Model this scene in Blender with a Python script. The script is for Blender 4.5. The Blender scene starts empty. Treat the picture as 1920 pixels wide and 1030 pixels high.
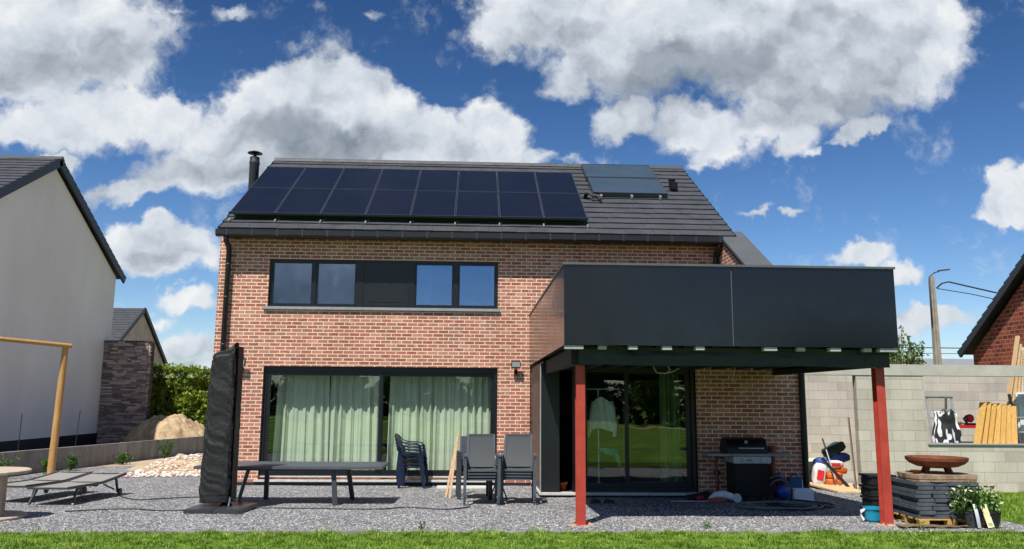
import bpy, bmesh, math, random
import numpy as np
from mathutils import Vector, Matrix, Euler, noise
random.seed(7)
S = bpy.context.scene
COL = S.collection
RAD = math.radians

# ---------------------------------------------------------------- camera
cam = bpy.data.cameras.new("camera"); co = bpy.data.objects.new("camera", cam); COL.objects.link(co)
cam.sensor_width = 36.0; cam.lens = 36.0 * 1505.08 / 1920.0
cam.clip_start = 0.05; cam.clip_end = 3000
RT = Vector((0.99887096, -0.04699996, 0.00691399)); UP = Vector((-0.01404207, -0.15307244, 0.9881152)); FW = Vector((0.04538304, 0.98709667, 0.15355959))
m = Matrix((RT, UP, -FW)).transposed().to_4x4(); m.translation = Vector((0, -17.226, 1.8))
co.matrix_world = m
S.camera = co

# ---------------------------------------------------------------- exposure
S.view_settings.view_transform = 'Standard'; S.view_settings.look = 'None'
S.view_settings.exposure = 0.28; S.view_settings.gamma = 1.0

# ---------------------------------------------------------------- sun
SUN_EL = RAD(58); SX, SY = -0.45, -0.893          # horizontal direction towards the sun
sd = Vector((SX * math.cos(SUN_EL), SY * math.cos(SUN_EL), math.sin(SUN_EL))).normalized()
sun = bpy.data.lights.new("sun", 'SUN'); sun.energy = 5.0; sun.angle = RAD(0.53); sun.color = (1.0, 0.955, 0.88)
so = bpy.data.objects.new("sun", sun); COL.objects.link(so)
so.rotation_euler = sd.to_track_quat('Z', 'Y').to_euler(); so.location = (-20, -40, 60)

# ---------------------------------------------------------------- world: sky with clouds
W = bpy.data.worlds.new("World"); S.world = W; W.use_nodes = True
nt = W.node_tree; N = nt.nodes; L = nt.links
for n in list(N): N.remove(n)
def nd(t, **k):
    n = N.new(t)
    for a, b in k.items(): setattr(n, a, b)
    return n
def val(node, i, v):
    if hasattr(v, 'is_output') or isinstance(v, bpy.types.NodeSocket): L.new(v, node.inputs[i])
    else: node.inputs[i].default_value = v
def M(op, a, b=None, c=None, clamp=False):
    n = nd('ShaderNodeMath', operation=op); n.use_clamp = clamp
    val(n, 0, a)
    if b is not None: val(n, 1, b)
    if c is not None: val(n, 2, c)
    return n.outputs[0]
def SS(x, lo, hi):      # smoothstep
    n = nd('ShaderNodeMapRange', interpolation_type='SMOOTHSTEP'); val(n, 0, x); n.inputs[1].default_value = lo; n.inputs[2].default_value = hi
    return n.outputs[0]
out = nd('ShaderNodeOutputWorld'); bg = nd('ShaderNodeBackground'); L.new(bg.outputs[0], out.inputs[0])
sky = nd('ShaderNodeTexSky', sky_type='NISHITA'); sky.sun_disc = False
sky.sun_elevation = SUN_EL; sky.sun_rotation = math.atan2(SX, SY)
sky.altitude = 200; sky.air_density = 1.0; sky.dust_density = 0.4; sky.ozone_density = 3.0
tc = nd('ShaderNodeTexCoord'); sep = nd('ShaderNodeSeparateXYZ'); L.new(tc.outputs['Generated'], sep.inputs[0])
X, Y, Z = sep.outputs
ay = M('MAXIMUM', M('ABSOLUTE', Y), 0.02)
u = M('DIVIDE', X, ay); v = M('DIVIDE', Z, ay)
cmb = nd('ShaderNodeCombineXYZ'); L.new(u, cmb.inputs[0]); L.new(v, cmb.inputs[1])
P0 = cmb.outputs[0]
def VM(op, a, b):
    n = nd('ShaderNodeVectorMath', operation=op); val(n, 0, a)
    if op == 'SCALE': n.inputs[3].default_value = b
    else: val(n, 1, b)
    return n.outputs[0]
def NZ(vec, scale, detail=8, rough=0.55, col=False, dist=0.0):
    n = nd('ShaderNodeTexNoise'); n.noise_dimensions = '3D'; L.new(vec, n.inputs['Vector'])
    n.inputs['Scale'].default_value = scale; n.inputs['Detail'].default_value = detail; n.inputs['Roughness'].default_value = rough
    n.inputs['Distortion'].default_value = dist
    return n.outputs['Color' if col else 0]
w1 = VM('SCALE', VM('SUBTRACT', NZ(P0, 7, 4, .6, True), (.5, .5, .5)), 0.085)
w2 = VM('SCALE', VM('SUBTRACT', NZ(P0, 26, 4, .6, True), (.5, .5, .5)), 0.045)
PW = VM('ADD', VM('ADD', P0, w1), w2)
BLOBS=[(-0.5413, 0.4708, 0.1695, 0.0885, -0.0648, 1.0), (-0.5824, 0.4117, 0.113, 0.0507, 0.027, 1.0), (-0.4566, 0.4223, 0.0736, 0.0513, 0.2172, 0.8), (-0.5035, 0.3462, 0.1256, 0.0428, 0.1176, 1.0), (-0.4047, 0.3556, 0.0887, 0.0385, -0.3395, 1.0), (-0.5613, 0.3307, 0.0525, 0.0282, 0.0231, 0.9), (-0.258, 0.3771, 0.085, 0.0618, 0.2107, 1.1), (-0.1974, 0.393, 0.0754, 0.0547, 0.0256, 1.2), (-0.1353, 0.3801, 0.0761, 0.0506, -0.3404, 1.1), (-0.2281, 0.3207, 0.1767, 0.0607, 0.0222, 1.1), (-0.0653, 0.3279, 0.1168, 0.043, -0.25, 1.1), (0.017, 0.3441, 0.052, 0.0396, -0.5212, 1.1), (-0.0101, 0.3077, 0.1173, 0.0286, 0.0214, 1.0), (-0.3336, 0.2903, 0.1133, 0.0388, 0.113, 1.0), (-0.4177, 0.2643, 0.0917, 0.0224, 0.205, 0.9), (0.0656, 0.3165, 0.0416, 0.0179, 0.0217, 0.7), (-0.3918, 0.1795, 0.0782, 0.0325, 0.0157, 1.1), (-0.4415, 0.1922, 0.0389, 0.0271, 0.0163, 1.0), (-0.3936, 0.2031, 0.0326, 0.0204, 0.0168, 1.0), (-0.3321, 0.1636, 0.0326, 0.0236, 0.0149, 0.7), (-0.5283, 0.2931, 0.0229, 0.0125, 0.0212, 0.7), (-0.3585, 0.1199, 0.0453, 0.016, 0.0128, 0.8), (-0.3485, 0.0675, 0.0514, 0.0236, 0.0103, 0.9), (-0.3988, 0.0996, 0.0353, 0.0145, 0.0118, 0.492), (-0.3558, 0.035, 0.0703, 0.0194, 0.0087, 0.8), (0.1147, 0.5017, 0.1422, 0.0691, -0.2487, 1.1), (0.2508, 0.4906, 0.1879, 0.0848, -0.0624, 1.2), (0.3953, 0.4797, 0.1914, 0.1004, 0.0289, 1.2), (0.5352, 0.4914, 0.1565, 0.1054, 0.0293, 1.2), (0.4723, 0.4177, 0.1137, 0.0661, 0.3743, 1.0), (0.5915, 0.451, 0.0694, 0.0519, 0.3732, 0.9), (0.1145, 0.4231, 0.0389, 0.0372, 0.0267, 0.8), (0.0366, 0.4843, 0.0496, 0.0453, 0.0296, 0.9), (0.6342, 0.5252, 0.0526, 0.0393, 0.0307, 0.9), (0.1951, 0.3701, 0.0471, 0.0287, 0.4666, 0.9), (0.2625, 0.3827, 0.0364, 0.0253, 0.3785, 0.7), (0.2972, 0.3542, 0.0677, 0.0404, 0.0233, 0.9), (0.3976, 0.3676, 0.0804, 0.044, 0.2004, 1.0), (0.3033, 0.3217, 0.0425, 0.0203, 0.0217, 0.8), (0.4249, 0.3389, 0.0448, 0.0283, 0.5364, 0.8), (0.0933, 0.4041, 0.0218, 0.0214, 0.7349, 0.492), (0.5009, 0.3494, 0.0468, 0.0156, 0.5003, 0.9), (0.6918, 0.3117, 0.0273, 0.0142, 0.3582, 0.55), (0.7195, 0.2722, 0.0559, 0.0432, 0.1895, 1.3), (0.6954, 0.2465, 0.0435, 0.0203, 0.0179, 1.0), (0.3589, 0.2405, 0.0274, 0.0076, 0.4471, 0.55), (0.404, 0.2434, 0.0257, 0.0077, 0.1917, 0.55), (0.4977, 0.1794, 0.0494, 0.0155, 0.015, 0.7), (0.5492, 0.1592, 0.0424, 0.0224, 0.0141, 0.9), (0.5837, 0.1009, 0.0663, 0.0174, -0.0745, 0.9), (0.5445, 0.0902, 0.042, 0.0151, 0.0109, 0.7), (0.4451, 0.3138, 0.0221, 0.0099, 0.3663, 0.492), (-0.3263, 0.5009, 0.033, 0.0119, 0.031, 0.492), (-0.3982, 0.5009, 0.0239, 0.0104, 0.0311, 0.41), (-0.1395, 0.5052, 0.0252, 0.0105, 0.0309, 0.328), (0.1141, 0.3068, 0.0487, 0.01, 0.0212, 0.41)]
SHADE=[(-0.2014, 0.327, 0.148695, 0.03887, -0.0689, 1.0), (0.307, 0.4395, 0.274735, 0.060969999999999996, -0.0274, 1.0), (0.4719, 0.4102, 0.14926999999999999, 0.08034000000000001, 0.4576, 0.9), (-0.53, 0.4203, 0.199985, 0.052129999999999996, 0.1224, 0.8), (-0.28, 0.2858, 0.154445, 0.02366, 0.0206, 0.6), (0.5055, 0.4867, 0.153525, 0.05018, 0.0291, 0.4), (-0.3909, 0.1661, 0.07475, 0.01573, 0.015, 0.4), (0.5811, 0.512, 0.06877, 0.060969999999999996, 0.0302, 0.3), (-0.0237, 0.3039, 0.08693999999999999, 0.020409999999999998, 0.0212, 0.4)]

def blobs(lst):
    acc = None
    for cx, cy, rx, ry, rot, wt in lst:
        mp = nd('ShaderNodeMapping', vector_type='TEXTURE'); L.new(PW, mp.inputs[0])
        mp.inputs[1].default_value = (cx, cy, 0); mp.inputs[2].default_value = (0, 0, rot); mp.inputs[3].default_value = (rx * 1.24, ry * 1.28, 1)
        g = nd('ShaderNodeTexGradient', gradient_type='SPHERICAL'); L.new(mp.outputs[0], g.inputs[0])
        f = M('MULTIPLY', g.outputs[1], wt)
        acc = f if acc is None else nmax(acc, f)
    return acc
def nmax(a, b):
    n = nd('ShaderNodeMath', operation='SMOOTH_MAX'); L.new(a, n.inputs[0]); L.new(b, n.inputs[1]); n.inputs[2].default_value = 0.12
    return n.outputs[0]
F = blobs(BLOBS); G = blobs(SHADE)
n_big = NZ(P0, 8, 11, .58, dist=.1)
n_up = NZ(VM('ADD', P0, (-0.008, 0.018, 0)), 8, 6, .5, dist=.1)
dens = M('ADD', F, M('MULTIPLY', M('SUBTRACT', n_big, .5), .92))
# behind the viewer: loose clouds from plain noise
PR = VM('ADD', P0, (3.7, 1.3, 0)); nb = NZ(tc.outputs['Generated'], 3.4, 9, .6)
def rblob(cx, cy, rx, ry):
    mp = nd('ShaderNodeMapping', vector_type='TEXTURE'); L.new(PW, mp.inputs[0]); mp.inputs[1].default_value = (cx, cy, 0); mp.inputs[3].default_value = (rx, ry, 1)
    g = nd('ShaderNodeTexGradient', gradient_type='SPHERICAL'); L.new(mp.outputs[0], g.inputs[0]); return g.outputs[1]
densr = M('SUBTRACT', M('ADD', M('MULTIPLY', M('SUBTRACT', nb, .47), 3.2), M('MULTIPLY', rblob(-.21, .15, .17, .11), 1.6)), M('MULTIPLY', rblob(-.0, .16, .12, .10), 3.0))
front = SS(Y, -0.02, 0.06)
mix = nd('ShaderNodeMix', data_type='FLOAT'); L.new(front, mix.inputs[0]); L.new(densr, mix.inputs[2]); L.new(dens, mix.inputs[3])
D = mix.outputs[0]
alpha = SS(M('ADD', D, M('MULTIPLY', M('SUBTRACT', NZ(PW, 34, 8, .62), .5), .42)), 0.12, 0.46)
alpha = M('MULTIPLY', alpha, SS(Z, 0.0, 0.06))
e1 = NZ(PW, 5, 8, .52); e2 = NZ(VM('ADD', PW, (-0.010, 0.026, 0)), 5, 5, .5)
emb = M('SUBTRACT', e1, e2)                      # sunward slopes of the puffs
thick = SS(D, 0.2, 0.9)
lum = M('ADD', 0.83, M('MULTIPLY', emb, 2.2))
lum = M('SUBTRACT', lum, M('MULTIPLY', SS(M('ADD', G, M('MULTIPLY', M('SUBTRACT', n_big, .5), .3)), -0.05, 0.75), 0.36))
lum = M('SUBTRACT', lum, M('MULTIPLY', M('SUBTRACT', 1.0, front), M('MULTIPLY', thick, .35)))
lum = M('MINIMUM', M('MAXIMUM', lum, 0.2), 1.0)
cr = nd('ShaderNodeValToRGB'); L.new(lum, cr.inputs[0]); el = cr.color_ramp.elements
el[0].position = 0.2; el[0].color = (.20, .255, .31, 1); el[1].position = 1.0; el[1].color = (.98, 1.0, 1.02, 1)
e = el.new(.5); e.color = (.42, .475, .55, 1); e = el.new(.76); e.color = (.72, .78, .86, 1)
cs = VM('SCALE', cr.outputs[0], 6.35)
# deepen the clear blue with height
hs = nd('ShaderNodeHueSaturation'); hs.inputs['Hue'].default_value = .505; hs.inputs['Saturation'].default_value = 1.22; L.new(sky.outputs[0], hs.inputs['Color'])
tr = nd('ShaderNodeValToRGB'); L.new(Z, tr.inputs[0]); te = tr.color_ramp.elements
te[0].position = 0.0; te[0].color = (.88, .92, .99, 1); te[1].position = .5; te[1].color = (.36, .44, .51, 1)
skc = VM('MULTIPLY', hs.outputs[0], tr.outputs[0])
mx = nd('ShaderNodeMix', data_type='RGBA'); L.new(alpha, mx.inputs[0]); L.new(skc, mx.inputs[6]); L.new(cs, mx.inputs[7])
L.new(mx.outputs[2], bg.inputs[0]); bg.inputs[1].default_value = 0.118

# ---------------------------------------------------------------- materials
def srgb(r, g, b):
    f = lambda c: (c / 255 / 12.92) if c / 255 <= .04045 else ((c / 255 + .055) / 1.055) ** 2.4
    return (f(r), f(g), f(b))
class NT:
    def __init__(s, name):
        s.m = bpy.data.materials.new(name); s.m.use_nodes = True; s.t = s.m.node_tree
        s.b = s.t.nodes['Principled BSDF']; s.out = s.t.nodes['Material Output']
    def n(s, t, **k):
        x = s.t.nodes.new(t)
        for a, b in k.items(): setattr(x, a, b)
        return x
    def l(s, a, b): s.t.links.new(a, b)
    def coord(s, kind):
        if kind == 'W': return s.n('ShaderNodeNewGeometry').outputs['Position']
        return s.n('ShaderNodeTexCoord').outputs['Object']
    def noise(s, vec, scale, detail=4, rough=.6):
        x = s.n('ShaderNodeTexNoise'); s.l(vec, x.inputs['Vector']); x.inputs['Scale'].default_value = scale
        x.inputs['Detail'].default_value = detail; x.inputs['Roughness'].default_value = rough; return x.outputs[0]
    def map(s, vec, scale=(1, 1, 1), rot=(0, 0, 0), loc=(0, 0, 0)):
        x = s.n('ShaderNodeMapping'); s.l(vec, x.inputs[0]); x.inputs[1].default_value = loc; x.inputs[2].default_value = rot; x.inputs[3].default_value = scale; return x.outputs[0]
    def mixc(s, fac, a, b, mode='MIX'):
        x = s.n('ShaderNodeMix', data_type='RGBA', blend_type=mode)
        for i, q in ((0, fac), (6, a), (7, b)):
            if isinstance(q, (int, float)): x.inputs[i].default_value = q
            elif isinstance(q, tuple): x.inputs[i].default_value = (*q[:3], 1)
            else: s.l(q, x.inputs[i])
        return x.outputs[2]
    def ramp(s, fac, stops):
        x = s.n('ShaderNodeValToRGB'); s.l(fac, x.inputs[0]); e = x.color_ramp.elements
        while len(e) < len(stops): e.new(.5)
        for i, (p, c) in enumerate(stops): e[i].position = p; e[i].color = (*c, 1)
        return x.outputs[0]
    def bump(s, h, strength=.3, dist=.01):
        x = s.n('ShaderNodeBump'); s.l(h, x.inputs['Height']); x.inputs['Strength'].default_value = strength; x.inputs['Distance'].default_value = dist
        s.l(x.outputs[0], s.b.inputs['Normal'])
    def col(s, c):
        if isinstance(c, tuple): s.b.inputs['Base Color'].default_value = (*c[:3], 1)
        else: s.l(c, s.b.inputs['Base Color'])
def pm(name, c, c2=None, scale=6, rough=.6, bump=0, bscale=40, metal=0, coord='O', stretch=(1, 1, 1), spec=.5, coat=0, bd=.01):
    t = NT(name); v = t.map(t.coord(coord), stretch)
    c2 = c2 or tuple(x * .78 for x in c)
    f = t.noise(v, scale, 5); t.col(t.mixc(t.ramp(f, [(.3, (0,) * 3), (.7, (1,) * 3)]), c2, c))
    t.b.inputs['Roughness'].default_value = rough; t.b.inputs['Metallic'].default_value = metal; t.b.inputs['Specular IOR Level'].default_value = spec
    rr = t.n('ShaderNodeMapRange'); t.l(t.noise(v, scale * 3), rr.inputs[0]); rr.inputs[3].default_value = max(rough - .1, .03); rr.inputs[4].default_value = min(rough + .12, 1)
    t.l(rr.outputs[0], t.b.inputs['Roughness'])
    if coat: t.b.inputs['Coat Weight'].default_value = coat
    if bump: t.bump(t.noise(v, bscale, 6), bump, bd)
    return t.m
def brick(name, cols, mortar, bw, bh, ms, coord='W', bump=.6, patch=None, rough=.9, offs=(0, 0, 0)):
    t = NT(name); p = t.coord(coord); sp = t.n('ShaderNodeSeparateXYZ'); t.l(p, sp.inputs[0])
    ad = t.n('ShaderNodeMath'); t.l(sp.outputs[0], ad.inputs[0]); t.l(sp.outputs[1], ad.inputs[1])
    cb = t.n('ShaderNodeCombineXYZ'); t.l(ad.outputs[0], cb.inputs[0]); t.l(sp.outputs[2], cb.inputs[1])
    vec = t.map(cb.outputs[0], loc=offs)
    wv = t.n('ShaderNodeTexNoise'); t.l(p, wv.inputs['Vector']); wv.inputs['Scale'].default_value = 30
    off = t.n('ShaderNodeVectorMath', operation='MULTIPLY_ADD'); t.l(wv.outputs['Color'], off.inputs[0]); off.inputs[1].default_value = (ms * .7,) * 3; t.l(vec, off.inputs[2])
    b = t.n('ShaderNodeTexBrick'); t.l(off.outputs[0], b.inputs['Vector']); b.offset = .5; b.offset_frequency = 2
    b.inputs['Color1'].default_value = (0, 0, 0, 1); b.inputs['Color2'].default_value = (1, 1, 1, 1); b.inputs['Mortar'].default_value = (.5, .5, .5, 1)
    b.inputs['Scale'].default_value = 1; b.inputs['Mortar Size'].default_value = ms; b.inputs['Mortar Smooth'].default_value = .25
    b.inputs['Brick Width'].default_value = bw; b.inputs['Row Height'].default_value = bh; b.inputs['Bias'].default_value = 0
    n = len(cols); rc = t.ramp(b.outputs['Color'], [((i + .5) / n if n > 1 else 0, c) for i, c in enumerate(cols)])
    nz = t.noise(p, 60, 5); rc = t.mixc(.45, rc, t.ramp(nz, [(.3, (.45,) * 3), (.7, (1.35,) * 3)]), 'MULTIPLY')
    big = t.noise(p, 1.3, 3)
    if patch: rc = t.mixc(t.ramp(t.noise(p, 9, 4, .7), [(.56, (0,) * 3), (.66, (.75,) * 3)]), rc, patch)
    c = t.mixc(b.outputs['Fac'], rc, t.mixc(.4, mortar, t.ramp(nz, [(.3, (.6,) * 3), (.7, (1.2,) * 3)]), 'MULTIPLY'))
    st_ = t.noise(t.map(p, (2.2, 2.2, .28)), 1.6, 5); c = t.mixc(.55, c, t.ramp(st_, [(.3, (.80, .78, .76)), (.55, (1, 1, 1)), (.72, (1.12, 1.10, 1.07))]), 'MULTIPLY')
    c = t.mixc(.5, c, t.ramp(big, [(.3, (.8,) * 3), (.7, (1.15,) * 3)]), 'MULTIPLY')
    t.col(c); t.b.inputs['Roughness'].default_value = rough; t.b.inputs['Specular IOR Level'].default_value = .2
    h = t.n('ShaderNodeMath', operation='MULTIPLY_ADD'); t.l(b.outputs['Fac'], h.inputs[0]); h.inputs[1].default_value = -1.0; t.l(nz, h.inputs[2])
    t.bump(h.outputs[0], bump, .008)
    return t.m
def glass(name, tint, refl=.1, gc=(.93, .97, .95)):
    t = NT(name); t.t.nodes.remove(t.b)
    tr = t.n('ShaderNodeBsdfTransparent'); tr.inputs[0].default_value = (*tint, 1)
    gl = t.n('ShaderNodeBsdfGlossy'); gl.inputs['Roughness'].default_value = .0; gl.inputs['Color'].default_value = (*gc, 1)
    bn = t.n('ShaderNodeBump'); t.l(t.noise(t.coord('W'), 1.6, 1), bn.inputs['Height']); bn.inputs['Strength'].default_value = .035; bn.inputs['Distance'].default_value = .1; t.l(bn.outputs[0], gl.inputs['Normal'])
    gm = t.n('ShaderNodeNewGeometry'); dt = t.n('ShaderNodeVectorMath', operation='DOT_PRODUCT'); t.l(gm.outputs['Incoming'], dt.inputs[0]); t.l(gm.outputs['True Normal'], dt.inputs[1])
    def mm(op, a_, b_):
        x = t.n('ShaderNodeMath', operation=op)
        for i, q in enumerate((a_, b_)):
            if q is None: continue
            if isinstance(q, (int, float)): x.inputs[i].default_value = q
            else: t.l(q, x.inputs[i])
        return x.outputs[0]
    c_ = mm('ABSOLUTE', dt.outputs['Value'], None); sch = mm('POWER', mm('SUBTRACT', 1.0, c_), 5.0)
    ad = t.n('ShaderNodeMath', operation='ADD'); ad.use_clamp = True; t.l(mm('MULTIPLY', sch, 1 - refl), ad.inputs[0]); ad.inputs[1].default_value = refl
    mx = t.n('ShaderNodeMixShader'); t.l(ad.outputs[0], mx.inputs[0]); t.l(tr.outputs[0], mx.inputs[1]); t.l(gl.outputs[0], mx.inputs[2])
    t.l(mx.outputs[0], t.out.inputs[0]); return t.m

MT = {}
MT['brick'] = brick('red_brick', [srgb(152, 97, 83), srgb(172, 106, 90), srgb(186, 121, 102), srgb(162, 99, 86), srgb(197, 143, 121), srgb(160, 117, 102)],
                    srgb(240, 212, 186), .222, .0757, .0098, patch=srgb(214, 172, 146), bump=.35)
MT['brick_orange'] = brick('orange_brick', [srgb(120, 60, 48), srgb(150, 72, 55), srgb(168, 84, 62)], srgb(170, 140, 120), .24, .13, .012, offs=(.1, .02, 0))
MT['brick_grey'] = brick('grey_brown_brick', [srgb(200, 178, 168), srgb(214, 194, 182), srgb(184, 166, 156)], srgb(216, 200, 190), .22, .08, .008)
MT['block'] = brick('concrete_block', [srgb(184, 178, 166), srgb(196, 190, 178), srgb(200, 195, 183), srgb(190, 184, 172)], srgb(160, 154, 142), .46, .205, .0045, bump=.5)
MT['stone'] = brick('slate_cladding', [srgb(74, 66, 64), srgb(112, 98, 92), srgb(94, 84, 82), srgb(138, 122, 112), srgb(84, 70, 70)], srgb(36, 32, 32), .34, .055, .006, bump=1.0)
MT['anth'] = pm('anthracite_aluminium', srgb(27, 30, 34), srgb(23, 26, 30), 3, .36, coord='W')
MT['frame'] = pm('black_window_frame', srgb(22, 25, 30), srgb(18, 21, 26), 3, .35, coord='W')
MT['panel'] = pm('anthracite_facade_panel', srgb(18, 21, 24), srgb(15, 18, 21), 1.2, .16, coord='W', spec=.55)
MT['tile'] = pm('dark_grey_roof_tile', srgb(72, 73, 78), srgb(56, 58, 63), 2.2, .6, .3, 60, coord='W')
MT['verge'] = pm('dark_verge_tile', srgb(48, 52, 60), srgb(40, 44, 52), 3, .5, coord='W')
MT['capping'] = pm('grey_metal_coping', srgb(92, 94, 96), srgb(82, 85, 88), 2, .45, coord='W')
MT['zinc'] = pm('dark_gutter', srgb(30, 30, 32), srgb(24, 24, 26), 5, .4, coord='W')
MT['sill'] = pm('bluestone_sill', srgb(150, 154, 158), srgb(132, 136, 140), 12, .6, .1, 80, coord='W')
MT['white_sill'] = pm('white_threshold', srgb(205, 205, 202), srgb(176, 176, 172), 9, .6, .1, 80, coord='W')
MT['render'] = pm('white_render', srgb(252, 245, 236), srgb(236, 229, 220), .5, .9, .2, 120, coord='W', stretch=(1, 1, .45))
MT['dark_base'] = pm('black_base', srgb(30, 31, 34), srgb(20, 21, 24), 4, .6, .3, 20, coord='W')
MT['conc'] = pm('grey_concrete', srgb(152, 152, 152), srgb(112, 110, 108), 2.5, .85, .3, 50, coord='W', stretch=(1, 1, .35))
MT['lintel'] = pm('concrete_lintel', srgb(188, 186, 176), srgb(168, 166, 158), 3, .85, .2, 50, coord='W')
MT['red'] = pm('red_oxide_paint', srgb(184, 70, 56), srgb(164, 58, 46), 6, .5, .1, 60, coord='W')
MT['membrane'] = pm('black_membrane', srgb(38, 42, 44), srgb(26, 30, 32), 5, .55, .8, 6, coord='W', bd=.03)
MT['soffit'] = pm('dark_soffit', srgb(46, 44, 42), srgb(36, 34, 32), 4, .8, coord='W')
MT['joist'] = pm('grey_joist', srgb(190, 192, 194), srgb(160, 162, 166), 9, .7, coord='W')
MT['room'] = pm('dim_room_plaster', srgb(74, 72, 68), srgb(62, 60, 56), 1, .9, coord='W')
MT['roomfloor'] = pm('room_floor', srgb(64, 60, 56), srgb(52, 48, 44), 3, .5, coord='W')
MT['glass'] = glass('green_tinted_glass', (.93, .972, .93), .075)
MT['glass_up'] = glass('upper_glass', (.66, .70, .76), .26, gc=(.62, .78, 1.0))
MT['curtain'] = pm('pale_green_curtain', srgb(214, 218, 206), srgb(202, 208, 194), 3, .9, coord='W')
MT['sheer'] = pm('sheer_curtain', srgb(150, 170, 130), srgb(130, 152, 112), 3, .9, coord='W')
MT['black_fab'] = pm('black_cover_fabric', srgb(26, 25, 25), srgb(19, 19, 19), 6, .62, .6, 16, bd=.02)
MT['grey_metal'] = pm('grey_powder_coat', srgb(84, 90, 96), srgb(74, 80, 86), 5, .42)
MT['dark_metal'] = pm('charcoal_powder_coat', srgb(62, 66, 71), srgb(52, 56, 61), 5, .42)
MT['mesh'] = pm('grey_textilene', srgb(74, 77, 80), srgb(70, 73, 76), 8, .75)
MT['mesh_light'] = pm('taupe_textilene', srgb(150, 146, 140), srgb(134, 131, 126), 30, .75, .2, 300)
MT['navy'] = pm('navy_plastic', srgb(24, 36, 62), srgb(18, 28, 50), 6, .35)
MT['wood'] = pm('pale_pine', srgb(188, 156, 118), srgb(160, 128, 92), 5, .7, .2, 30, stretch=(6, 6, .6))
MT['wood_y'] = pm('yellow_pine', srgb(212, 172, 98), srgb(184, 140, 68), 6, .65, .2, 30, stretch=(7, 7, .7))
MT['wood_pale'] = pm('pale_timber', srgb(222, 192, 150), srgb(200, 165, 120), 6, .7, .2, 30, stretch=(7, 7, .7))
MT['log'] = pm('honey_log', srgb(198, 158, 98), srgb(166, 124, 70), 5, .6, .25, 20, stretch=(7, 7, .6))
MT['spoolwood'] = pm('weathered_spool_wood', srgb(206, 190, 172), srgb(160, 142, 124), 5, .8, .3, 30, stretch=(1, 6, 1))
MT['brown_board'] = pm('brown_board', srgb(140, 116, 92), srgb(112, 90, 70), 4, .7, coord='W')
MT['black_pl'] = pm('black_plastic', srgb(36, 37, 39), srgb(26, 27, 29), 6, .5)
MT['blackgloss'] = pm('black_enamel', srgb(20, 22, 24), srgb(15, 17, 19), 4, .36, spec=.3)
MT['steel'] = pm('brushed_steel', srgb(190, 194, 198), srgb(165, 170, 175), 9, .35, metal=.25)
MT['alu'] = pm('aluminium', srgb(206, 210, 214), srgb(180, 184, 190), 9, .4, metal=.6)
MT['white_pl'] = pm('white_plastic', srgb(226, 230, 232), srgb(205, 210, 214), 6, .5, .1, 20)
MT['poly'] = pm('white_foam', srgb(222, 228, 234), srgb(206, 212, 220), 14, .85, .2, 90)
MT['blue'] = pm('blue_plastic', srgb(24, 70, 165), srgb(18, 55, 140), 4, .35)
MT['blue_case'] = pm('teal_blue_case', srgb(24, 92, 132), srgb(18, 76, 112), 4, .45)
MT['cyan'] = pm('turquoise_plastic', srgb(28, 150, 180), srgb(20, 132, 162), 4, .4)
MT['rust'] = pm('rusted_steel', srgb(138, 76, 48), srgb(96, 50, 34), 9, .85, .4, 40)
MT['slate'] = pm('slate_paver', srgb(88, 94, 102), srgb(66, 72, 80), 4, .7, .3, 40)
MT['bark'] = pm('brown_bark', srgb(120, 96, 76), srgb(84, 66, 52), 6, .9, .6, 14, stretch=(3, 3, .5))
MT['slab'] = pm('rough_wood_slab', srgb(178, 150, 124), srgb(104, 82, 68), 7, .85, .6, 14)
MT['orange'] = pm('orange_plastic', srgb(214, 112, 44), srgb(186, 90, 34), 7, .5, .5, 12)
MT['bagwhite'] = pm('white_sack', srgb(226, 224, 222), srgb(200, 200, 204), 5, .6, .5, 12)
MT['bagred'] = pm('red_sack', srgb(212, 40, 48), srgb(190, 30, 40), 5, .6)
MT['bagblue'] = pm('blue_sack', srgb(60, 90, 170), srgb(46, 70, 150), 5, .6, .5, 12)
MT['bagclear'] = pm('clear_green_bag', srgb(176, 204, 150), srgb(228, 232, 224), 12, .4, .5, 12)
MT['darkgreen'] = pm('dark_green_tarp', srgb(28, 62, 52), srgb(18, 46, 40), 5, .6, .5, 12)
MT['redtool'] = pm('red_tool_paint', srgb(200, 30, 44), srgb(170, 22, 34), 5, .4)
MT['shelf'] = pm('grey_shelf', srgb(140, 146, 150), srgb(124, 130, 134), 5, .4)
MT['hose'] = pm('grey_hose', srgb(120, 130, 130), srgb(98, 108, 108), 5, .6)
MT['cable'] = pm('black_cable', srgb(38, 40, 42), srgb(28, 30, 32), 5, .6)
MT['whitecable'] = pm('white_cable', srgb(200, 202, 196), srgb(180, 182, 176), 5, .6)
MT['copper'] = pm('rusty_pipe', srgb(150, 66, 52), srgb(124, 50, 40), 6, .6, coord='W')
MT['teal'] = pm('teal_fabric', srgb(70, 190, 170), srgb(54, 160, 146), 5, .8)
MT['shirt'] = pm('white_shirt', srgb(228, 236, 234), srgb(206, 216, 214), 5, .85, .4, 10)
MT['pv'] = pm('black_solar_cell', srgb(24, 26, 34), srgb(20, 22, 30), 2, .16, coord='W', spec=.6)
MT['pvframe'] = pm('black_module_frame', srgb(66, 72, 82), srgb(56, 62, 72), 4, .4, coord='W')
MT['thermal'] = pm('thermal_glass', srgb(66, 80, 92), srgb(58, 72, 84), 2, .2, coord='W', spec=.7)
MT['polec'] = pm('concrete_pole', srgb(168, 158, 144), srgb(128, 118, 106), 2, .85, .3, 20, coord='W')
MT['leafplant'] = pm('plant_leaf', srgb(88, 122, 52), srgb(48, 78, 32), 9, .55, coord='W')
MT['paleleaf'] = pm('pale_bloom', srgb(196, 200, 160), srgb(150, 164, 116), 9, .6, coord='W')
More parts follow.
